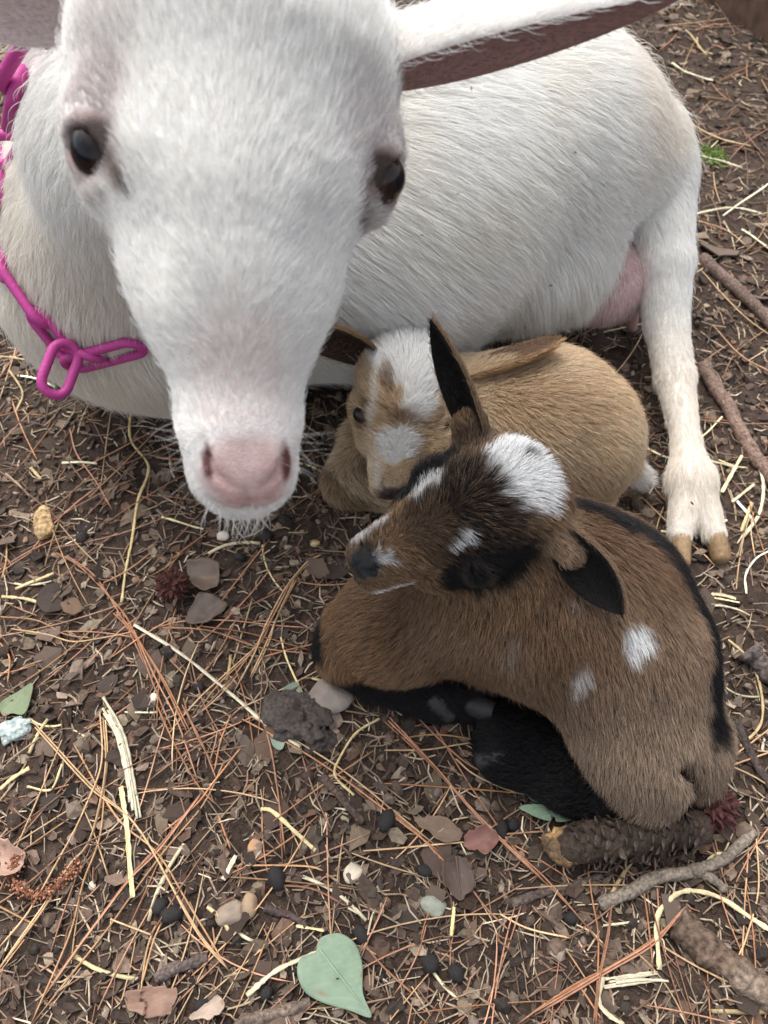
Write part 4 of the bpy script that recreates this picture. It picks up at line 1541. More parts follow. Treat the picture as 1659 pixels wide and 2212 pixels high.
def sliver(nseg=3, bend=.12, kink=0.0):
    t = np.linspace(-.5, .5, nseg)
    vs = []
    for x in t:
        yb = bend * (1 - 4 * x * x) + kink * abs(x)
        for a, b in ((-.5, 0), (.5, 0), (.32, 1), (-.32, 1)):
            vs.append((x, a * (1 - .3 * abs(2 * x)) + yb * 6, b))
    g = np.arange(nseg * 4).reshape(nseg, 4); g2 = np.roll(g, -1, 1)
    F = np.stack([g[:-1].ravel(), g2[:-1].ravel(), g2[1:].ravel(), g[1:].ravel()], 1)
    return np.array(vs), [np.concatenate([F, g[:1, ::-1], g[-1:]])]


def flake(k=7, curl=.25):
    a = np.sort(np.linspace(0, 2 * math.pi, k, endpoint=False) + rng.uniform(-.3, .3, k))
    r = rng.uniform(.55, 1.0, k) * .5
    x, y = np.cos(a) * r, np.sin(a) * r * rng.uniform(.55, .95)
    ck, sk = rng.normal(size=2)
    z = curl * (x * x * ck + x * y * sk + .4 * y * rng.normal()) * 1.6
    top = np.stack([x, y, z + .04], 1); bot = np.stack([x, y, z - .02], 1)
    vs = np.concatenate([top, bot, [[0, 0, .05 + .06 * rng.normal()]]])
    i = np.arange(k); j = (i + 1) % k
    return vs, [np.stack([i, j, np.full(k, 2 * k)], 1), np.stack([i, i + k, j + k, j], 1), np.stack([np.roll(i[::-1] + k, 0)], 0)]


def lump(sub=1, rough=.22):
    import bmesh
    bm = bmesh.new(); bmesh.ops.create_icosphere(bm, subdivisions=sub, radius=.5)
    v = np.array([q.co[:] for q in bm.verts]); f = np.array([[q.index for q in fa.verts] for fa in bm.faces])
    bm.free()
    return v * (1 + rough * rng.normal(size=(len(v), 1))), [f]


if LITTER:
    gr = []
    for j in range(8):
        n = 2900
        base, F = sliver(3, rng.uniform(-.35, .35))
        p = scatter(n); A, Bv, Nv = rot_frames(n, .10)
        ln = rng.gamma(3.0, .0042, n) + .005
        p[:, 2] = hz(p) + rng.uniform(.0002, .0035, n)
        v, Fs = place(base, F, p, A, Bv, Nv, ln, rng.uniform(.0007, .0016, n), rng.uniform(.0004, .0009, n))
        c = pick(((.22, .15, .10), (.17, .11, .073), (.31, .23, .15), (.13, .088, .062), (.40, .32, .22), (.21, .115, .072), (.26, .205, .15), (.105, .072, .055)), n, .30)
        gr.append((v, Fs, np.repeat(c, len(base), 0)))
    stuff_mesh('chopped_litter', gr, STUFF_MAT, 'short broken bits of dry needles and straw covering the soil')
    gr = []
    for j in range(14):
        n = 800
        base, F = flake(int(rng.integers(5, 9)), .5)
        p = scatter(n); A, Bv, Nv = rot_frames(n, .20)
        sz = rng.gamma(3.5, .0021, n) + .003
        p[:, 2] = hz(p) + rng.uniform(.0, .003, n)
        v, Fs = place(base, F, p, A, Bv, Nv, sz * 1.25, sz, sz)
        c = pick(((.050, .034, .025), (.075, .050, .036), (.105, .073, .053), (.15, .108, .078), (.036, .026, .021), (.115, .068, .046), (.19, .145, .10)), n, .32)
        gr.append((v, Fs, np.repeat(c, len(base), 0)))
    stuff_mesh('leaf_flakes', gr, STUFF_MAT, 'small flakes of dead leaf and bark strewn over the soil')
    gr = []
    for j in range(10):
        n = 1300
        base, F = lump(1, .2) if j < 3 else lump(1, .25)
        p = scatter(n); A, Bv, Nv = rot_frames(n, .4)
        sz = rng.gamma(2.0, .0015, n) + .0012
        p[:, 2] = hz(p) + sz * .15
        v, Fs = place(base, F, p, A, Bv, Nv, sz * 1.2, sz, sz * .8)
        c = pick(((.045, .03, .022), (.07, .048, .035), (.10, .07, .05), (.035, .027, .022), (.16, .12, .09)), n, .3)
        gr.append((v, Fs, np.repeat(c, len(base), 0)))
    stuff_mesh('soil_crumbs', gr, STUFF_MAT, 'crumbs of dark soil and bark between the litter')

if LITTER:
    gr = []
    for j in range(6):
        n = 115
        base, F = sliver(9, rng.uniform(-.02, .02) / 6)
        base[:, 1] += rng.uniform(-14, 14) * (base[:, 0] ** 2)
        p = scatter(n, 1.3)
        yaw = np.where(rng.random(n) < .6, rng.normal(.95, .5, n), rng.uniform(0, 6.3, n))
        Nv = nrm(np.stack([.03 * rng.normal(size=n), .03 * rng.normal(size=n), np.ones(n)], 1))
        A = np.stack([np.cos(yaw), np.sin(yaw), 0 * yaw], 1); A = nrm(A - (A * Nv).sum(1, keepdims=True) * Nv)
        ln = rng.uniform(.04, .12, n)
        p[:, 2] = hz(p) + rng.uniform(.002, .0045, n)
        ok = ~(inside_animals(p + A * ln[:, None] * .5, .004) | inside_animals(p - A * ln[:, None] * .5, .004))
        p, A, Nv, ln = p[ok], A[ok], Nv[ok], ln[ok]
        v, Fs = place(base, F, p, A, np.cross(Nv, A), Nv, ln, rng.uniform(.0009, .0013, len(p)), np.full(len(p), .0008))
        c = pick(NC * .85, len(p), .22)
        gr.append((v, Fs, np.repeat(c, len(base), 0)))
    stuff_mesh('needle_carpet', gr, NEEDLE_MAT, 'tangled dry pine needles spread over the soil', True)

# ---- long pine needles, each its own thing
NEEDLES = [
    [(78, 1566), (200, 1700), (300, 1790), (425, 2005), (492, 2092)], [(160, 1608), (255, 1766), (340, 1846), (415, 1961), (492, 2092)],
    [(215, 1536), (220, 1650), (190, 1740), (125, 1866), (65, 1976), (0, 2056)], [(228, 1556), (232, 1666), (200, 1806), (150, 1870), (90, 1966), (-5, 2106)],
    [(230, 1676), (220, 1806), (185, 1900), (155, 2006), (125, 2090), (70, 2215)], [(485, 1646), (440, 1736), (360, 1836), (280, 1946), (210, 2040), (75, 2215)],
    [(435, 1716), (350, 1826), (275, 1906), (200, 2006), (100, 2150)], [(525, 1620), (470, 1686), (425, 1736), (350, 1806)],
    [(340, 1526), (380, 1606), (425, 1690), (470, 1740)], [(395, 1526), (435, 1600), (470, 1686)], [(500, 1546), (480, 1600), (460, 1666)],
    [(565, 1556), (590, 1626), (605, 1740), (615, 1846)], [(575, 1576), (597, 1700), (614, 1880)],
    [(525, 1556), (645, 1621), (750, 1691), (830, 1751), (960, 1850)], [(540, 1550), (660, 1612), (770, 1690), (950, 1835)],
    [(350, 1996), (330, 2046), (310, 2126)], [(340, 1996), (318, 2060), (300, 2180)], [(240, 1986), (335, 2021)], [(0, 1956), (85, 2001)],
    [(530, 1871), (655, 1871), (695, 1881)], [(595, 1911), (675, 1921), (750, 1956)], [(475, 1761), (500, 1836)],
    [(120, 1194), (175, 1229), (240, 1289), (280, 1344), (310, 1419), (340, 1494), (380, 1592)], [(150, 1205), (210, 1255), (275, 1350), (315, 1440)],
    [(250, 1319), (285, 1364), (350, 1464), (415, 1592)], [(330, 1359), (415, 1341), (530, 1341), (675, 1354)],
    [(350, 1359), (450, 1364), (555, 1394), (675, 1414)], [(430, 1354), (555, 1369), (675, 1409)],
    [(695, 1201), (660, 1219), (615, 1274), (575, 1344), (550, 1409), (500, 1500)], [(690, 1206), (640, 1244), (595, 1314), (560, 1389), (480, 1469), (430, 1539)],
    [(640, 1250), (600, 1330), (575, 1390), (540, 1465)], [(20, 1354), (100, 1369), (160, 1381), (240, 1374), (295, 1361)],
    [(-10, 1324), (75, 1334), (135, 1364), (200, 1379)], [(15, 1164), (10, 1209), (-5, 1244)], [(150, 929), (170, 984), (210, 1044), (245, 1104)],
    [(455, 1144), (370, 1209)], [(0, 1389), (20, 1420), (15, 1475)], [(290, 1360), (340, 1470), (385, 1560), (430, 1690)],
    [(830, 1561), (930, 1656), (1030, 1761), (1130, 1861), (1230, 1961), (1325, 2081)], [(840, 1556), (945, 1660), (1040, 1770), (1180, 1905)],
    [(935, 1561), (995, 1666), (1045, 1741), (1110, 1831), (1180, 1901), (1270, 2006)],
    [(830, 1696), (980, 1701), (1130, 1711), (1230, 1736), (1320, 1761)], [(985, 1636), (1030, 1671), (1110, 1701), (1210, 1726)],
    [(830, 1606), (930, 1588), (1040, 1596)], [(830, 1626), (930, 1615), (1030, 1601)], [(785, 1836), (930, 1826), (1005, 1818)],
    [(1090, 1803), (1180, 1796)], [(830, 1736), (890, 1791), (955, 1861)], [(838, 1746), (900, 1800), (962, 1868)],
    [(1490, 1966), (1430, 2016), (1330, 2081), (1230, 2136), (1110, 2215)], [(1455, 1991), (1380, 2051), (1280, 2106), (1180, 2166)],
    [(1480, 1960), (1410, 2035), (1310, 2095), (1150, 2190)],
    [(1270, 1876), (1280, 1951), (1290, 2040), (1285, 2215)], [(1415, 1851), (1420, 1951), (1425, 2026)], [(1320, 1960), (1310, 2026), (1290, 2126), (1280, 2215)],
    [(1390, 1916), (1400, 2001), (1405, 2101)], [(1630, 1816), (1635, 1926), (1610, 2026), (1590, 2076)], [(1615, 1830), (1610, 1950), (1600, 2090)],
    [(1425, 2041), (1505, 2086), (1570, 2123)], [(1080, 1976), (1140, 2006), (1230, 2026)], [(1665, 1626), (1605, 1646), (1565, 1661)], [(1665, 1571), (1570, 1646)],
    [(1020, 1925), (1060, 1970), (1100, 2010)], [(1250, 2130), (1300, 2200)], [(760, 2000), (820, 2080), (900, 2150)], [(900, 1550), (1000, 1640), (1090, 1690)],
    [(700, 1385), (640, 1400), (560, 1420)], [(1210, 1000 + 95), (1270, 1080), (1330, 1040)], [(1330, 1040), (1310, 1075), (1250, 1110)],
    [(1500, 560), (1560, 600), (1659, 680)], [(1510, 590), (1580, 660), (1670, 720)], [(1540, 700), (1600, 760), (1665, 800)], [(1490, 480), (1560, 500), (1620, 540)],
]
CLUT = [i % len(NC) for i in (3, 1, 3, 3, 1, 1, 5, 0, 0, 5, 0, 5, 2, 0)]
for i, pts in enumerate(NEEDLES):
    for d in range(2 if i % 3 == 0 and len(pts) > 3 else 1):
        q = [(x + d * 7 * (j / len(pts) - .3) + rng.normal() * 1.5, y + rng.normal() * 1.5 + d * 3) for j, (x, y) in enumerate(pts)]
        p = drape(q, 6 + 4 * len(q), .0035 + .0012 * rng.random() + .0012 * d)
        r = .00068 * np.clip(np.minimum(np.linspace(.6, 14, len(p)), np.linspace(9, .35, len(p))), 0, 1)
        c = NC[CLUT[i % len(CLUT)]] * math.exp(.15 * rng.normal())
        litter_tube('pine_needle', p, r, 5, .75, c, NEEDLE_MAT, needle_label(p, c), 'pine needle', 'dry pine needles on the soil', dark_end=.5)
nN = 0
pos = scatter(900, 1.2, True)
for p0 in pos:
    if nN >= 200:
        break
    a = rng.uniform(0, 2 * math.pi) if rng.random() < .5 else rng.normal(.9, .5)
    ln = rng.uniform(.04, .13)
    cv = rng.normal() * .18
    t = np.linspace(-.5, .5, 9)
    x = p0[0] + ln * (t * math.cos(a) - cv * t * t * math.sin(a)); y = p0[1] + ln * (t * math.sin(a) + cv * t * t * math.cos(a))
    p = np.stack([x, y, np.zeros(9)], 1)
    p[:, 2] = hz(p) + .003 + .0015 * rng.random()
    p[:, 2] = np.convolve(np.pad(p[:, 2], 1, mode='edge'), np.ones(3) / 3, 'valid') + .0008
    if inside_animals(p, .004).any():
        continue
    nN += 1
    r = .00064 * np.clip(np.minimum(np.linspace(.6, 8, 9), np.linspace(6, .35, 9)), 0, 1)
    c = pick(NC, 1, .22)[0]
    litter_tube('pine_needle', p, r, 4, .75, c, NEEDLE_MAT, needle_label(p, c), 'pine needle', 'dry pine needles on the soil')

# ---- straw stalks
STRAWS = [  # points, width mm, flatness, colour, label
    ([(290, 1350), (400, 1420), (500, 1500), (580, 1570), (650, 1616)], 3.2, .6, (.58, .52, .38), 'long straight pale straw stalk lying slantwise left of the brown kid'),
    ([(287, 880), (283, 950), (322, 1010), (300, 1080), (290, 1150), (275, 1230), (262, 1300)], 2.8, .4, (.60, .47, .22), 'bent yellow straw stalk lying left of the white goat\'s muzzle'),
    ([(215, 1510), (262, 1590), (285, 1690), (305, 1780)], 6.0, .22, (.66, .60, .43), 'wide flat cream straw strip with a frayed end'),
    ([(262, 1700), (280, 1800), (290, 1940)], 4.2, .3, (.66, .56, .30), 'yellow straw strip hanging below the wide cream strip'),
    ([(820, 1555), (770, 1585), (735, 1640), (725, 1680), (765, 1720)], 2.3, .8, (.58, .45, .22), 'hooked yellow straw stalk below the grey stone'),
    ([(606, 1375), (622, 1430), (660, 1512)], 1.8, .6, (.62, .50, .24), 'thin yellow straw touching the top of the grey stone'),
    ([(690, 2055), (600, 2095), (535, 2150)], 4.0, .35, (.60, .50, .32), 'tan straw strip running to the edge of the heart shaped leaf'),
    ([(1421, 2095), (1418, 1990), (1440, 1950), (1480, 1925), (1550, 1935), (1610, 1975), (1665, 2012)], 4.0, .5, (.60, .50, .29), 'big curved yellow straw stalk below the forked stick'),
    ([(1300, 2125), (1370, 2115), (1437, 2108)], 5.0, .2, (.62, .55, .39), 'short wide cream straw strip above the photo\'s lower right corner'),
    ([(1300, 2110), (1290, 2160), (1310, 2190), (1345, 2214)], 3.6, .3, (.58, .50, .33), 'crumpled cream straw next to the short wide strip'),
    ([(980, 1960), (974, 2022)], 3.0, .4, (.66, .56, .26), 'short bright yellow straw bit left of the thin dark stick'),
    ([(565, 1750), (590, 1755), (640, 1800), (682, 1838)], 3.4, .3, (.62, .51, .27), 'twisted yellow straw strip above the pale pebble'),
]
MORE_STRAW = [
    ([(0, 1705), (30, 1680), (65, 1660)], 4.0), ([(60, 1700), (110, 1705), (135, 1650)], 2.2), ([(1580, 1085), (1630, 1045)], 3.5), ([(1560, 1062), (1602, 985)], 4.0),
    ([(1638, 1000), (1650, 1050), (1640, 1110), (1605, 1160)], 4.0), ([(1600, 1150), (1625, 1085)], 4.0), ([(1520, 1290), (1550, 1292), (1582, 1302)], 3.6),
    ([(1605, 1290), (1605, 1250), (1630, 1210), (1665, 1190)], 2.2), ([(0, 1285), (50, 1290), (92, 1302)], 3.4), ([(30, 1268), (115, 1237)], 3.6), ([(137, 1005), (212, 1006)], 3.2),
    ([(70, 1015), (92, 1040)], 4.0), ([(350, 1120), (440, 1145)], 2.6), ([(450, 1960), (480, 1985), (495, 2012)], 3.4), ([(485, 1902), (512, 1850)], 4.0),
    ([(1570, 1845), (1540, 1850), (1510, 1892)], 3.6), ([(0, 770), (60, 775), (125, 768)], 2.4), ([(145, 846), (190, 848), (240, 838)], 3.4), ([(20, 800), (50, 850), (35, 890)], 2.2),
    ([(1480, 960), (1520, 940), (1560, 900)], 2.4), ([(1570, 1385), (1610, 1420), (1640, 1480), (1645, 1560), (1600, 1612)], 2.8), ([(1240, 690), (1300, 680), (1340, 690)], 2.5), ([(1180, 690), (1230, 720)], 3.0),
    ([(1280, 720), (1380, 700), (1400, 690)], 2.2), ([(1500, 1290), (1590, 1310)], 2.2), ([(640, 2000), (700, 2010)], 2.4), ([(1380, 1990), (1300, 2000)], 2.2), ([(1100, 1575), (1180, 1640)], 2.0),
    ([(1480, 260), (1540, 300), (1620, 320)], 3.0), ([(1450, 330), (1530, 345), (1600, 370)], 3.0), ([(1480, 470), (1570, 455), (1640, 470)], 3.4), ([(1450, 140), (1500, 165), (1540, 175)], 4.0),
    ([(1560, 470), (1620, 430), (1659, 400)], 3.0), ([(1600, 500), (1660, 540)], 3.4), ([(0, 90), (30, 100), (70, 95)], 3.0), ([(0, 120), (40, 80)], 3.0),
]
for pts, w, fl, c, lab in STRAWS:
    p = drape(pts, 8 + 5 * len(pts), .004 + w * .0001)
    if w >= 5:                                   # a split, frayed strip: several fibres side by side
        vs_, fs_, cs_, off = [], {}, [], 0
        tg = nrm(np.gradient(p, axis=0)); sd_ = nrm(np.cross(tg, (0, 0, 1.0)))
        for q in range(6):
            a, b = sorted((int(rng.integers(0, 5)), len(p) - int(rng.integers(0, 7))))
            pp = p[a:b] + sd_[a:b] * (q - 2.5) * w * .00019 + np.array((0, 0, .0006)) * rng.normal()
            pp = pp + sd_[a:b] * (np.linspace(0, 1, b - a)[:, None] ** 3) * rng.normal() * .0012
            v1, F1 = tube_np(pp, w * .00017 * (1 + .2 * rng.normal(size=len(pp))), 5, False, .45, jag=.06)
            for f in F1:
                fs_.setdefault(f.shape[1], []).append(f + off)
            vs_.append(v1); off += len(v1); cs_.append(np.tile(np.asarray(c) * math.exp(.16 * rng.normal()), (len(v1), 1)))
        props(mesh_np('straw_stalk', np.concatenate(vs_), [np.concatenate(f) for f in fs_.values()], STRAW_MAT, None, True, np.concatenate(cs_)), lab, 'straw', 'straw stalks on the soil')
        continue
    litter_tube('straw_stalk', p, w * .00042 * (1 + .14 * rng.normal(size=len(p))), 8, fl * .75, c, STRAW_MAT, lab, 'straw', 'straw stalks on the soil', jag=.04)
GEN = 'piece of dry yellow straw lying on the soil'
for pts, w in MORE_STRAW:
    p = drape(pts, 6 + 4 * len(pts), .004)
    litter_tube('straw_piece', p, w * .00042 * (1 + .14 * rng.normal(size=len(p))), 6, .3, pick(SC, 1, .12)[0], STRAW_MAT, straw_label(p, None, w * .0005), 'straw', 'short straw pieces on the soil', jag=.04)
k = 0
for p0 in scatter(600, 1.9, True):
    if k >= 105:
        break
    a = rng.uniform(0, 2 * math.pi); ln = rng.gamma(3, .010) + .014; cv = rng.normal() * .35
    t = np.linspace(-.5, .5, 7)
    x = p0[0] + ln * (t * math.cos(a) - cv * t * t * math.sin(a)); y = p0[1] + ln * (t * math.sin(a) + cv * t * t * math.cos(a))
    p = np.stack([x, y, np.zeros(7)], 1); p[:, 2] = hz(p) + .003
    p[:, 2] = np.convolve(np.pad(p[:, 2], 1, mode='edge'), np.ones(3) / 3, 'valid')
    if inside_animals(p, .004).any():
        continue
    k += 1
    far = p0[1] > .5
    w = rng.uniform(.0007, .0017)
    litter_tube('straw_piece', p, w, 5, rng.uniform(.3, .7), pick(SC, 1, .22)[0] * (.8 if far else .9), STRAW_MAT, straw_label(p, None, w), 'straw', 'short straw pieces on the soil', jag=.05)

# ---- bark chips and dead leaf scraps, shared meshes
chip_meshes = []
for j in range(16):
    v, F = flake(int(rng.integers(8, 13)), .7)
    c = pick(((.065, .043, .032), (.090, .060, .044), (.12, .084, .062), (.14, .103, .076), (.075, .050, .038), (.16, .10, .068), (.050, .036, .029), (.19, .138, .09)), 1, .15)[0]
    o = mesh_np('bark_chip', v, F, CHIP_MAT, None, False, np.tile(c, (len(v), 1)))
    chip_meshes.append(o)
used = set()
k = 0
CHIPS = [(440, 1235, 36), (445, 1312, 44), (490, 1240, 34), (60, 1450, 38), (130, 1250, 36), (185, 1195, 40), (240, 1400, 30), (270, 1425, 30), (960, 1790, 44), (1500, 2000, 40), (1470, 2005, 36),
         (330, 1235, 26), (20, 1150, 34), (1020, 2010, 38), (1100, 2050, 34), (1240, 2060, 34), (1180, 2010, 36), (700, 1800, 30), (300, 1880, 34), (400, 1840, 34), (720, 1830, 30), (900, 1620, 28),
         (1420, 2120, 40), (1480, 2180, 40), (450, 2175, 36), (150, 2160, 36), (50, 2010, 40), (230, 2080, 34), (870, 1650, 34), (820, 1700, 26), (640, 1900, 30), (560, 1910, 32), (90, 1640, 34)]
for p0, sz in [(G(x, y, 0), s * .00034) for x, y, s in CHIPS] + [(p, None) for p in scatter(700, 1.7, True)]:
    if k >= 290:
        break
    sz = sz or rng.gamma(4, .0032) + .008
    A, Bv, Nv = rot_frames(1, .16)
    z = float(height(np.array([p0[0]]), np.array([p0[1]]))[0]) + .0025
    if inside_animals(np.array([[p0[0], p0[1], z + .004]]), .006)[0]:
        continue
    src = chip_meshes[int(rng.integers(0, 16))]
    if src.name in used:
        o = src.copy(); C.objects.link(o)
    else:
        o = src; used.add(src.name)
    Mt = np.eye(4)
    Mt[:3, 0] = A[0] * sz * 1.3; Mt[:3, 1] = Bv[0] * sz; Mt[:3, 2] = Nv[0] * sz * .6; Mt[:3, 3] = (p0[0], p0[1], z)
    o.matrix_world = Matrix(Mt.tolist())
    props(o, '%s flat bark scrap %s' % ('large' if sz > .022 else ('middling' if sz > .014 else 'small'), where_is(p0)), 'bark chip', 'bark and leaf scraps on the soil')
    k += 1
for o in chip_meshes:
    if o.name not in used:
        bpy.data.objects.remove(o)

# ---- dark pellets, pebbles
pm = []
for j in range(5):
    v, F = lump(2, .05)
    v = v * (rng.uniform(1.1, 1.6), 1, .85)
    v = v * (1 + .12 * noise3(v, .3, j))[:, None]
    pm.append(mesh_np('dropping', v, F, tint_mat('pellet', .6, .35, 200, .3, .5, 500) if j == 0 else pm[0].data.materials[0], None, True, np.tile((.022, .019, .018), (len(v), 1))))
spots = [(835, 1775), (1110, 1780), (920, 1880), (430, 1485), (180, 1165), (780, 2020), (575, 2145), (440, 2170), (985, 2100), (930, 2080), (1085, 1790), (350, 1960), (375, 1975), (520, 1205), (575, 1160), (600, 1900), (1230, 1985), (1530, 2060), (1560, 90), (1500, 175), (1575, 620), (1640, 2000)]
k = 0
for p0 in [G(x, y, 0) for x, y in spots] + list(scatter(80, 1.2, True)):
    z = float(height(np.array([p0[0]]), np.array([p0[1]]))[0])
    if k >= 18 or inside_animals(np.array([[p0[0], p0[1], z + .005]]), .008)[0]:
        continue
    o = pm[k] if k < 5 else pm[k % 5].copy()
    if k >= 5:
        C.objects.link(o)
    s = rng.uniform(.0085, .0125)
    o.scale = (s, s, s); o.location = (p0[0], p0[1], z + s * .32); o.rotation_euler = (rng.normal() * .2, rng.normal() * .2, rng.uniform(0, 6.3))
    props(o, '%s blackish dropping %s' % ('bigger round' if s > .0106 else 'small round', where_is(p0)), 'dropping', 'dark round droppings on the soil')
    k += 1
# ---------------------------------------------------------------- things one can point at
def stick(pts, r, c, label, rough=.10, bend=.0, k=14, name='stick', lift=0.0, bark=None, taper=.75):
    p = drape(pts, 20 + 22 * len(pts), r * .7 + lift)
    p[:, :2] += np.stack([noise3(p, r * 5, 71), noise3(p, r * 5, 72)], 1) * r * .35
    p[:, 2] = np.linspace(p[0, 2], p[-1, 2], len(p)) * .6 + p[:, 2] * .4
    n = len(p)
    t = np.linspace(0, 1, n)
    rr = r * (1 - (1 - taper) * t) * (1 + rough * noise3(np.stack([t * 9, t * 0, t * 0 + r * 900], 1), 1.0, 5))
    rr[0] *= .8; rr[-1] *= .7
    vs, Fs = tube_np(p, rr, k)
    vs = vs + (noise3(vs * (1, 1, 1), r * .32, 47) * r * (.26 if rough > .15 else .10))[:, None] * nrm(vs - np.repeat(p, k, 0))
    vs = vs + (noise3(vs, r * .9, 41) * r * rough * 1.4)[:, None] * nrm(vs - np.repeat(p, k, 0))
    cc = np.tile(np.asarray(c, float), (len(vs), 1)) * (1 + .30 * noise3(vs, r * 2.2, 43))[:, None]
    if bark is not None:
        cc = mixc(cc, bark, sstep(.1, .5, noise3(vs, r * 3, 44)))
    o = mesh_np(name, vs, Fs, bark_mat if rough > .15 else TWIG_MAT, None, True, np.clip(cc, .01, .9))
    if label:
        props(o, label, 'stick', 'sticks on the soil')
    return o


bark_mat = tint_mat('rough_bark', .85, .2, 260, .75, 1.0, 420)
s1 = stick([(1292, 1952), (1400, 1907), (1500, 1877), (1570, 1850), (1630, 1797)], .0048, (.20, .165, .13), 'grey brown forked stick lying below the pine cone', .10)
b1 = stick([(1500, 1878), (1525, 1890), (1558, 1912), (1565, 1925)], .0038, (.20, .165, .13), None, .12, name='side_branch', lift=.002)
b1.parent = s1
k1 = stick([(1488, 1880), (1500, 1876), (1515, 1872)], .0062, (.17, .135, .105), None, .14, name='knot')
k1.parent = s1
stick([(1105, 1950), (1200, 1922), (1300, 1890)], .0030, (.10, .075, .062), 'thin dark stick lying left of the forked stick', .12)
stick([(1450, 2000), (1560, 2080), (1659, 2150), (1740, 2195)], .0098, (.115, .078, .056), 'thick rough barked stick in the lower right corner', .22, bark=(.24, .18, .135), taper=.95)
stick([(1518, 785), (1570, 880), (1620, 960), (1700, 1075)], .0072, (.20, .135, .105), 'smooth brown stick lying right of the white goat\'s hind foot', .10, taper=.9)
stick([(1515, 560), (1580, 620), (1659, 690), (1720, 740)], .0070, (.15, .105, .085), 'dark brown stick on the soil right of the white goat\'s thigh', .12, taper=.9)
stick([(695, 1680), (740, 1728), (787, 1778)], .0036, (.09, .062, .05), 'short dark twig below the soil clod', .14)
stick([(1592, 1555), (1625, 1640), (1660, 1705)], .0040, (.06, .045, .04), 'blackish stick right of the brown kid\'s rump', .12)
stick([(340, 2112), (400, 2085), (452, 2068)], .0042, (.11, .085, .075), 'short dark twig left of the heart shaped leaf', .14)
stick([(520, 2203), (600, 2187), (672, 2166)], .0042, (.16, .12, .095), 'short brown twig under the tip of the heart shaped leaf', .14)
stick([(572, 1958), (620, 1976), (662, 2002)], .0030, (.085, .06, .055), 'thin dark twig above the heart shaped leaf', .14)
stick([(1605, 1405), (1640, 1440), (1690, 1490)], .0095, (.10, .08, .075), 'dark thick stub at the right edge beside the brown kid', .2)


# green leaves
def leaf(outline, mid0, mid1, col, label, curl=.003, z=.004, name='green_leaf', holes=True, tilt=0.0, rib=True, cat='leaf', jagged=0.0):
    """a thin sheet filled between its edge and the midrib, with vein relief and its own thickness"""
    o2 = np.array([G(x, y, z)[:2] for x, y in outline]); a = G(*mid0, z)[:2]; b = G(*mid1, z)[:2]
    n = len(o2) * 6
    q = np.concatenate([o2, o2[:1]])
    ring = []
    for i in range(len(o2)):
        p0, p1, p2, p3 = o2[i - 1], o2[i], o2[(i + 1) % len(o2)], o2[(i + 2) % len(o2)]
        for t in np.linspace(0, 1, 6, endpoint=False):
            ring.append(0.5 * (2 * p1 + (p2 - p0) * t + (2 * p0 - 5 * p1 + 4 * p2 - p3) * t * t + (3 * p1 - p0 - 3 * p2 + p3) * t ** 3))
    ring = np.array(ring); m = 9
    if name != 'green_leaf':
        r3 = np.concatenate([ring, np.zeros((len(ring), 1))], 1)
        ring = ring + vnoise(r3, .004, 5)[:, :2] * .0016 + vnoise(r3, .0015, 6)[:, :2] * .0007
    ax = (b - a); dd = ax @ ax
    tt = np.clip(((ring - a) @ ax) / dd, 0.02, .98)
    foot = a + tt[:, None] * ax
    f = np.linspace(0, 1, m)[:, None, None]
    P2 = foot[None] * (1 - f) + ring[None] * f
    d = np.linalg.norm(ring - foot, axis=1)[None] * np.linspace(0, 1, m)[:, None]
    s = np.linalg.norm(ax)
    side = np.sign(np.cross(np.append(ax, 0), np.concatenate([ring - foot, np.zeros((len(ring), 1))], 1))[:, 2])[None]
    alng = tt[None] * s - d * .55
    vein = .00022 * np.cos(alng / s * 2 * math.pi * 6.5) ** 8
    hgt = height(P2[..., 0].ravel(), P2[..., 1].ravel()).reshape(d.shape)
    zz = hgt.max() * .6 + z + curl * (d / s * 3) ** 2 * .5 - vein + .0007 * noise3(np.stack([P2[..., 0].ravel(), P2[..., 1].ravel(), P2[..., 0].ravel() * 0], 1), .012, 3).reshape(d.shape)
    zz = zz + tilt * side * d
    if name != 'green_leaf':
        zz = zz + .0022 * noise3(np.stack([P2[..., 0].ravel(), P2[..., 1].ravel(), P2[..., 0].ravel() * 0], 1), .009, 13).reshape(d.shape)
    V3 = np.concatenate([P2, zz[..., None]], -1).reshape(-1, 3)
    k = len(ring)
    g = np.arange(m * k).reshape(m, k); g2 = np.roll(g, -1, 1)
    F = np.stack([g[:-1].ravel(), g[1:].ravel(), g2[1:].ravel(), g2[:-1].ravel()], 1)
    nv = len(V3)
    V4 = np.concatenate([V3, V3 - (0, 0, .00045)])
    Fb = F[:, ::-1] + nv
    Fe = np.stack([g[-1], g[-1] + nv, g2[-1] + nv, g2[-1]], 1)
    cc = np.tile(np.asarray(col, float), (nv, 1)) * (1 + .13 * noise3(V3, .008, 8) + .08 * noise3(V3, .0025, 18))[:, None]
    cc = mixc(cc, np.asarray(col) * 1.25, sstep(.00012, .0002, vein.ravel()) * .5)
    cc = mixc(cc, (.20, .12, .07), sstep(.52, .68, noise3(V3, .005, 77)) * .8)
    cc = np.concatenate([cc, cc * .8])
    o = mesh_np(name, V4, [F, Fb, Fe], LEAF_MAT, None, True, np.clip(cc, .01, .9))
    props(o, label, cat, 'leaves on the soil')
    if rib:
        t = np.linspace(0, 1, 14)
        pm_ = np.concatenate([a + t[:, None] * ax, np.full((14, 1), 0.0)], 1)
        pm_[:, 2] = hgt.max() * .6 + z + .0004
        vs, Fs = tube_np(pm_, np.linspace(.0009, .0003, 14), 5, False, .6)
        mesh_np('midrib', vs, Fs, LEAF_MAT, o, True, np.tile(np.asarray(col) * 1.35, (len(vs), 1)))
    return o


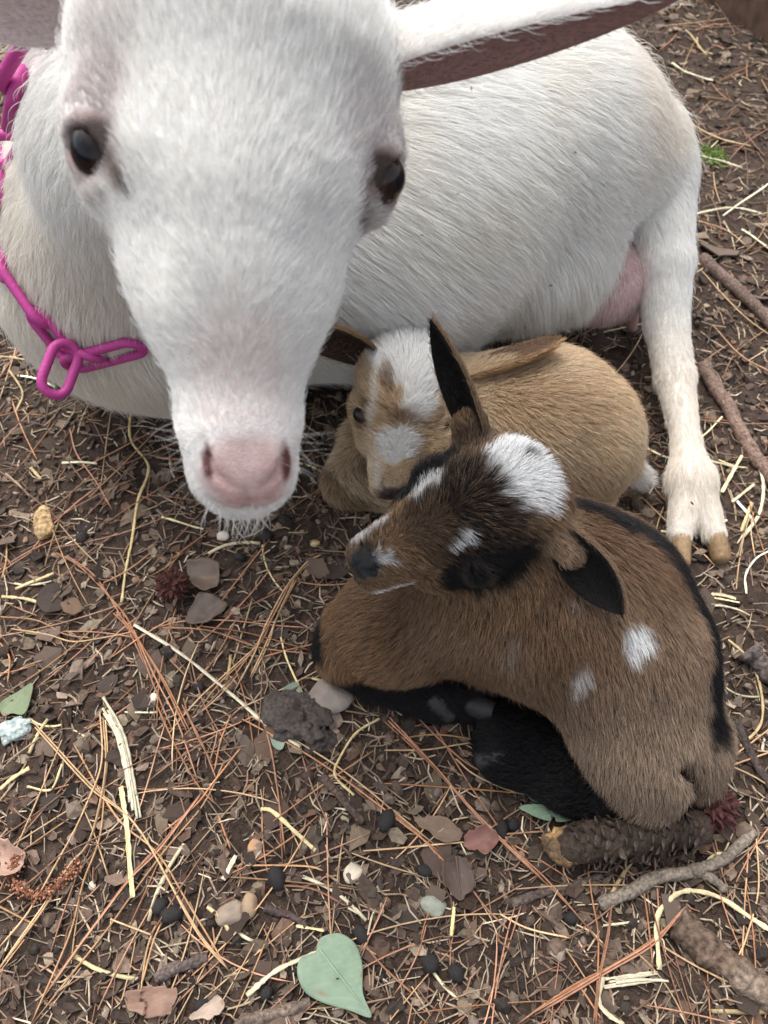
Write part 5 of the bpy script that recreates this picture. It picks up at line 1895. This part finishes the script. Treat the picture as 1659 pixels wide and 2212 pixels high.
leaf([(700, 2021), (735, 2016), (768, 2040), (783, 2085), (784, 2145), (802, 2197), (752, 2182), (695, 2165), (657, 2140), (642, 2100), (650, 2068), (678, 2062), (687, 2034)], (690, 2050), (800, 2194),
     (.175, .240, .165), 'heart shaped green leaf lying at the bottom of the photo', .004)
leaf([(1122, 1742), (1150, 1735), (1200, 1738), (1250, 1745), (1290, 1756), (1265, 1768), (1246, 1772), (1240, 1764), (1232, 1772), (1205, 1774), (1200, 1764), (1192, 1762), (1188, 1772), (1160, 1764), (1140, 1754)], (1130, 1744), (1284, 1757),
     (.14, .21, .135), 'green leaf with bitten edge sticking out under the brown kid', .002, .010, rib=False)
leaf([(1135, 1700), (1170, 1702), (1220, 1725), (1190, 1734), (1150, 1728)], (1138, 1704), (1210, 1728), (.11, .17, .10), 'dark green leaf scrap just above the bitten green leaf', .002, .006, rib=False)
leaf([(612, 1490), (640, 1474), (650, 1495), (640, 1520), (618, 1512)], (645, 1478), (618, 1512), (.21, .27, .20), 'small grey green leaf scrap left of the grey stone', .002, rib=False)
leaf([(585, 1582), (605, 1576), (618, 1595), (608, 1620), (590, 1612)], (590, 1582), (608, 1615), (.22, .28, .21), 'small grey green leaf scrap crossed by the long pale straw', .002, rib=False)
leaf([(5, 1545), (0, 1520), (35, 1495), (68, 1475), (66, 1510), (55, 1545), (25, 1540)], (10, 1542), (64, 1480), (.15, .19, .10), 'dull green torn leaf at the left edge above the lichen', .003, rib=False)
leaf([(1003, 1815), (1020, 1792), (1045, 1785), (1070, 1800), (1076, 1820), (1062, 1835), (1048, 1850), (1030, 1838), (1008, 1835)], (1075, 1812), (1010, 1822), (.20, .095, .075), 'reddish curled leaf lying below the brown kid\'s hind leg', .008, .006, name='red_leaf', rib=False)
leaf([(958, 1860), (975, 1848), (1005, 1855), (1022, 1885), (1018, 1925), (990, 1945), (965, 1925), (956, 1890)], (985, 1850), (995, 1940), (.085, .056, .043), 'dark brown oval leaf below the reddish leaf', .006, .006, name='brown_leaf')
leaf([(896, 1770), (940, 1762), (975, 1775), (1000, 1800), (985, 1818), (950, 1815), (915, 1790)], (900, 1772), (990, 1812), (.16, .105, .07), 'brown curled leaf left of the reddish leaf', .006, .006, name='brown_leaf', rib=False)
leaf([(275, 2150), (300, 2132), (345, 2128), (384, 2138), (378, 2165), (365, 2195), (320, 2192), (282, 2180)], (280, 2165), (375, 2160), (.20, .115, .08), 'reddish brown bark slab near the lower left corner', .003, .006, name='bark_slab', rib=False, cat='bark')
leaf([(415, 2190), (445, 2170), (465, 2148), (488, 2165), (470, 2195), (430, 2205)], (420, 2195), (480, 2160), (.36, .27, .21), 'pale dry leaf right of the reddish bark slab', .008, .005, name='dry_leaf', rib=False)
leaf([(405, 1215), (472, 1217), (462, 1270), (420, 1268)], (410, 1240), (465, 1245), (.115, .080, .062), 'flat squarish grey brown leaf piece right of the seed ball', .002, .006, name='brown_leaf', rib=False)
leaf([(398, 1335), (430, 1285), (470, 1290), (490, 1310), (455, 1338), (410, 1345)], (402, 1338), (485, 1305), (.085, .060, .047), 'dark angular leaf piece below the squarish leaf piece', .002, .006, name='brown_leaf', rib=False)
leaf([(0, 1880), (0, 1815), (28, 1822), (55, 1850), (40, 1885), (15, 1895)], (2, 1850), (50, 1855), (.38, .24, .18), 'pinkish tan leaf at the left edge beside the catkin', .004, .006, name='dry_leaf', rib=False)


def rock(c, dims, yaw, col, label, mat, name='stone', cat='stone', rough=.10, sub=4, nsc=.012, sink=.25, facets=7, tint2=None):
    import bmesh
    bm = bmesh.new(); bmesh.ops.create_icosphere(bm, subdivisions=sub, radius=1)
    v = np.array([q.co[:] for q in bm.verts]); f = np.array([[q.index for q in fa.verts] for fa in bm.faces]); bm.free()
    r2 = np.random.default_rng(int(abs(c[0]) * 1e5) + 3)
    for _ in range(facets):
        d = nrm(r2.normal(size=3)); s = r2.uniform(.62, .85)
        ex = np.maximum(v @ d - s, 0)
        v = v - ex[:, None] * d * .85
    v = v * np.asarray(dims) * .5
    v = v + (noise3(v, nsc, 5) * rough * min(dims) * .5)[:, None] * nrm(v) + (noise3(v, nsc * .35, 6) * rough * .5 * min(dims) * .5)[:, None] * nrm(v)
    cy, sy = math.cos(yaw), math.sin(yaw)
    v = v @ np.array(((cy, sy, 0), (-sy, cy, 0), (0, 0, 1)))
    z = float(height(np.array([c[0]]), np.array([c[1]]))[0])
    v = v + np.array((c[0], c[1], z + dims[2] * (.5 - sink)))
    cc = np.tile(np.asarray(col, float), (len(v), 1)) * (1 + .18 * noise3(v, nsc, 9))[:, None]
    if tint2 is not None:
        cc = mixc(cc, tint2, sstep(.05, .35, noise3(v, nsc * .6, 12)))
    o = mesh_np(name, v, f, mat, None, True, np.clip(cc, .008, .9))
    return props(o, label, cat)


rock(G(713, 1500, .008), (.044, .032, .022), -.25, (.235, .195, .165), 'smooth grey brown stone beside the brown kid\'s knee', STONE_MAT, rough=.05, nsc=.02)
SOIL2 = tint_mat('clod_soil', .9, .15, 350, .5, 1.0, 420)
rock(G(640, 1545, .008), (.062, .040, .024), -.45, (.075, .062, .055), 'dark crumbly clod of soil below the grey stone', SOIL2, 'soil_clod', 'soil clod', .40, 5, .006, .3)
rock(G(690, 1600, .006), (.030, .024, .016), .2, (.065, .052, .046), 'small dark soil clod next to the bigger clod', SOIL2, 'soil_clod', 'soil clod', .40, 4, .006, .3)
rock(G(28, 1572, .006), (.024, .021, .012), .3, (.30, .36, .34), 'bark piece crusted with pale blue green lichen at the left edge', SOIL2, 'lichen_bark', 'lichen', .45, 4, .004, .2, tint2=(.58, .64, .58))
rock(G(90, 1122, .008), (.022, .040, .016), .35, (.40, .27, .14), 'tan splintered wood chunk on the soil at the left', bark_mat, 'wood_chunk', 'wood chunk', .28, 4, .008, .2)
rock(G(760, 1882, .005), (.017, .014, .010), .8, (.50, .44, .34), 'pale cream pebble in the middle of the lower soil', STONE_MAT, 'pebble', 'pebble', .10, 3, .006)
rock(G(680, 1168, .004), (.009, .0075, .006), .3, (.55, .42, .22), 'tiny yellow pebble below the white goat\'s chin', STONE_MAT, 'pebble', 'pebble', .06, 3, .006)
rock(G(551, 1826, .004), (.012, .009, .007), .9, (.42, .24, .13), 'small orange pebble near the twisted yellow straw', STONE_MAT, 'pebble', 'pebble', .08, 3, .006)
rock(G(497, 1972, .005), (.022, .017, .010), .5, (.28, .22, .165), 'flat tan pebble left of the thin dark twig', STONE_MAT, 'pebble', 'pebble', .08, 3, .008)
rock(G(537, 1955, .004), (.013, .017, .009), .2, (.27, .19, .12), 'rusty tan pebble touching the flat tan pebble', STONE_MAT, 'pebble', 'pebble', .12, 3, .006)
rock(G(938, 1955, .005), (.020, .014, .009), -.3, (.26, .27, .22), 'greenish grey stone chip below the oval brown leaf', STONE_MAT, 'pebble', 'pebble', .12, 3, .006)
rock(G(1010, 1690, .006), (.010, .009, .008), .1, (.08, .06, .05), 'small dark lump below the brown kid\'s hoof', SOIL2, 'soil_clod', 'soil clod', .2, 3, .004)
for i in range(14):
    p0 = scatter(1, 1.4, True)[0]
    rock(p0, tuple(rng.uniform(.005, .011) * np.array((1.2, 1, .75))), rng.uniform(0, 6), pick(((.40, .31, .22), (.30, .22, .16), (.46, .40, .32), (.20, .15, .12)), 1)[0], 'tiny tan pebble half sunk in the soil ' + where_is(p0), STONE_MAT, 'pebble', 'pebble', .1, 2, .006)['group'] = 'tiny pebbles in the soil'


# spiky seed balls
def seed_ball(c, r, col, label, n=70):
    t = empty('seed_ball', c, label, 'seed ball')
    v, F = lump(3, .05)
    mesh_np('core', v * r * 1.25 + c, F, SOIL2, t, False, np.tile(np.asarray(col) * .45, (len(v), 1)))
    i = np.arange(n) + .5
    ph = np.arccos(1 - 2 * i / n); th = math.pi * (1 + 5 ** .5) * i
    D = np.stack([np.cos(th) * np.sin(ph), np.sin(th) * np.sin(ph), np.cos(ph)], 1)
    base = np.array([(.5, 0, 0), (.15, .42, 0), (-.4, .26, 0), (-.4, -.26, 0), (.15, -.42, 0), (.1, .1, 1), (-.1, .2, .92)])
    f = [np.array([(0, 1, 5), (3, 4, 5), (4, 0, 5), (1, 2, 6), (2, 3, 6), (1, 6, 5), (3, 5, 6)])]
    me0 = None
    for d in D:
        if d[2] < -.55:
            continue
        a = nrm(np.cross(d, (0.3, .2, 1))); b = np.cross(d, a)
        o = mesh_np('spike', base * (.0042, .0042, .0052) * r / .011, f, SOIL2, t, False, np.tile(np.asarray(col), (7, 1))) if me0 is None else me0.copy()
        if me0 is None:
            me0 = o
        else:
            C.objects.link(o)
        jt = .3 * rng.normal(size=2)
        dd = nrm(d + a * jt[0] + b * jt[1])
        a2 = nrm(a - (a @ dd) * dd); b2 = np.cross(dd, a2)
        w = rng.uniform(0, 6.28)
        Mt = np.eye(4); Mt[:3, 0] = a2 * math.cos(w) + b2 * math.sin(w); Mt[:3, 1] = b2 * math.cos(w) - a2 * math.sin(w); Mt[:3, 2] = dd; Mt[:3, 3] = np.asarray(c) + d * r * .6
        o.parent = t; o.matrix_parent_inverse = t.matrix_world.inverted(); o.matrix_world = Matrix(Mt.tolist())
    return t


seed_ball(G(372, 1264, .012), .0155, (.085, .036, .030), 'dark red brown spiky seed ball on the soil left of the brown kid', 90)
seed_ball(G(1545, 1745, .013), .0175, (.090, .038, .034), 'dark red spiky seed ball at the right end of the pine cone', 90)

# the old pine cone
CN = empty('pine_cone', G(1390, 1790, .012), 'old dark pine cone lying under the brown kid\'s rump', 'pine cone')
ca, cb = G(1205, 1830, .018), G(1520, 1785, .018)
cax = nrm(cb - ca); csd = nrm(np.cross(cax, (0, 0, 1.0))); cup_ = np.cross(csd, cax)
ts = np.linspace(0, 1, 16)
rr = .0150 * np.clip(np.minimum(.55 + ts * 3.0, 1.0), 0, 1) * np.clip(1.25 - ts * .45, 0, 1)
vs, Fs = tube_np(ca + ts[:, None] * (cb - ca), rr, 12, jag=.08)
mesh_np('core', vs, Fs, SOIL2, CN, True, np.tile((.05, .036, .028), (len(vs), 1)))
sb = np.array([(-.5, 0, 0), (.5, 0, 0), (-.62, .62, .10), (.62, .62, .10), (-.30, 1.0, .22), (.30, 1.0, .22), (0, 1.05, .38), (0, .55, .26), (0, .6, -.06)])
sf = [np.array([(0, 1, 3, 2)]), np.array([(2, 7, 4), (7, 6, 4), (7, 5, 6), (7, 3, 5), (2, 0, 7), (0, 1, 7), (1, 3, 7), (2, 4, 8), (4, 5, 8), (5, 3, 8), (3, 2, 8), (4, 6, 5)])]
scl = None
for i in range(170):
    t = .10 + .88 * i / 170
    an = i * 2.39996
    rd = math.cos(an) * csd + math.sin(an) * cup_
    if rd[2] < -.75:
        continue
    R0 = float(np.interp(t, ts, rr))
    dn = nrm(rd * .75 - cax * .8 + .22 * rng.normal(size=3))
    nn = nrm(rd - (rd @ dn) * dn); sd2 = np.cross(dn, nn)
    if scl is None:
        o = scl = mesh_np('scale', sb * (.0066, .0088, .0060), sf, tint_mat('cone_scale', .85, .2, 300, .5, .8, 500, jitter=.45), CN, False, np.array([(.042, .030, .024)] * 4 + [(.12, .092, .07)] * 3 + [(.052, .038, .030)] * 2))
    else:
        o = scl.copy(); C.objects.link(o)
    s = rng.uniform(.75, 1.15) * (1.0 if t > .25 else .7)
    Mt = np.eye(4); Mt[:3, 0] = sd2 * s; Mt[:3, 1] = dn * s; Mt[:3, 2] = nn * s; Mt[:3, 3] = ca + t * (cb - ca) + rd * R0 * .86
    o.parent = CN; o.matrix_parent_inverse = CN.matrix_world.inverted(); o.matrix_world = Matrix(Mt.tolist())
v, F = lump(3, .10)
mesh_np('worn_end', v * (.030, .026, .022) + G(1222, 1828, .015), F, SOIL2, CN, False, np.clip(mixc(np.tile((.13, .085, .05), (len(v), 1)), (.42, .26, .11), sstep(.0, .5, noise3(v, .35, 2)) * (v[:, 2] > .1)), 0, 1))

# reddish catkin at the left edge
CK = drape([(42, 1850), (30, 1885), (55, 1925), (95, 1935), (140, 1905), (172, 1868)], 46, .0075)
KT_ = empty('catkin', CK[22], 'curled rusty red catkin lying near the left edge', 'catkin')
vs, Fs = tube_np(CK, .0012, 5); mesh_np('stem', vs, Fs, TWIG_MAT, KT_, True, np.tile((.20, .09, .05), (len(vs), 1)))
gr = []
nb = 420
i = rng.integers(0, len(CK), nb)
base, F = lump(1, .15)
A, Bv, Nv = rot_frames(nb, .8)
pp = CK[i] + rng.normal(size=(nb, 3)) * (.0022, .0022, .0012)
v, Fs = place(base, F, pp, A, Bv, Nv, np.full(nb, .0022), np.full(nb, .0018), np.full(nb, .0016))
o = mesh_np('buds', v, Fs, STUFF_MAT, KT_, False, np.repeat(pick(((.22, .09, .05), (.30, .14, .08), (.15, .06, .04)), nb), len(base), 0)); o['kind'] = 'stuff'

# tuft of moss
n = 260
base, F = sliver(3, .2)
A, Bv, Nv = rot_frames(n, .2)
pp = G(1528, 335, .003) + rng.normal(size=(n, 3)) * (.010, .009, .001)
pp[:, 2] = hz(pp) + .003
A = nrm(A + np.array((0, 0, .9)) * rng.random((n, 1)))
v, Fs = place(base, F, pp, A, np.cross(A, (0, 0, 1.0)) + 1e-6, Nv, np.full(n, .009), np.full(n, .0016), np.full(n, .0009))
props(mesh_np('moss_tuft', v, Fs, STUFF_MAT, None, False, np.repeat(pick(((.10, .17, .035), (.16, .22, .05), (.08, .12, .03)), n, .2), len(base), 0)), 'small bright green tuft of moss right of the white goat\'s rump', 'moss')

# timber edging of the pen
def box_np(a, b, w, h, z0=0.0):
    a = np.asarray(a)[:2]; b = np.asarray(b)[:2]
    d = (b - a) / np.linalg.norm(b - a); s = np.array((-d[1], d[0])) * w
    c = .004
    vs = []
    for z, ins in ((z0, 0), (z0 + h - c, 0), (z0 + h, c)):
        for p, q in ((a + d * ins, 1), (b - d * ins, 1)):
            pass
        vs += [(*(a + d * ins + s / w * ins), z), (*(b - d * ins + s / w * ins), z), (*(b - d * ins + s - s / w * ins), z), (*(a + d * ins + s - s / w * ins), z)]
    vs = np.array(vs)
    F = []
    for k in (0, 4):
        for j in range(4):
            F.append((k + j, k + (j + 1) % 4, k + 4 + (j + 1) % 4, k + 4 + j))
    F.append((8, 9, 10, 11)); F.append((3, 2, 1, 0))
    return vs, np.array(F)


wood = tint_mat('old_timber', .85, .2, 60, .45, .8, 160)
vs, F = box_np(G(1490, -40, 0), G(1900, 290, 0), .045, .095, -.01)
tb = mesh_np('timber_board', vs, F, wood, None, False, np.tile((.10, .062, .045), (len(vs), 1)))
props(tb, 'dark weathered timber board edging the pen in the upper right corner', 'timber board')
# specks caught in the white coat
for sx_, sy_ in ((1010, 207), (1066, 560), (1180, 610), (905, 505), (1490, 1090), (1230, 330), (980, 420)):
    d_ = nrm(ray(sx_, sy_)); p_ = M.hit(V(sx_, sy_, .36), d_, .6)
    if abs(float(M.sdf(p_[None])[0])) < .002:
        p_ = p_ + M.grad(p_[None])[0] * .0065
        a_ = nrm(rng.normal(size=3)) * .0020
        vs, Fs = tube_np(np.array([p_ - a_, p_, p_ + a_]), np.array([.0005, .0009, .0004]), 6)
        mesh_np('seed', vs, Fs, TWIG_MAT, MO, col=np.tile((.12, .09, .06), (len(vs), 1)))
print('done', len(bpy.data.objects))
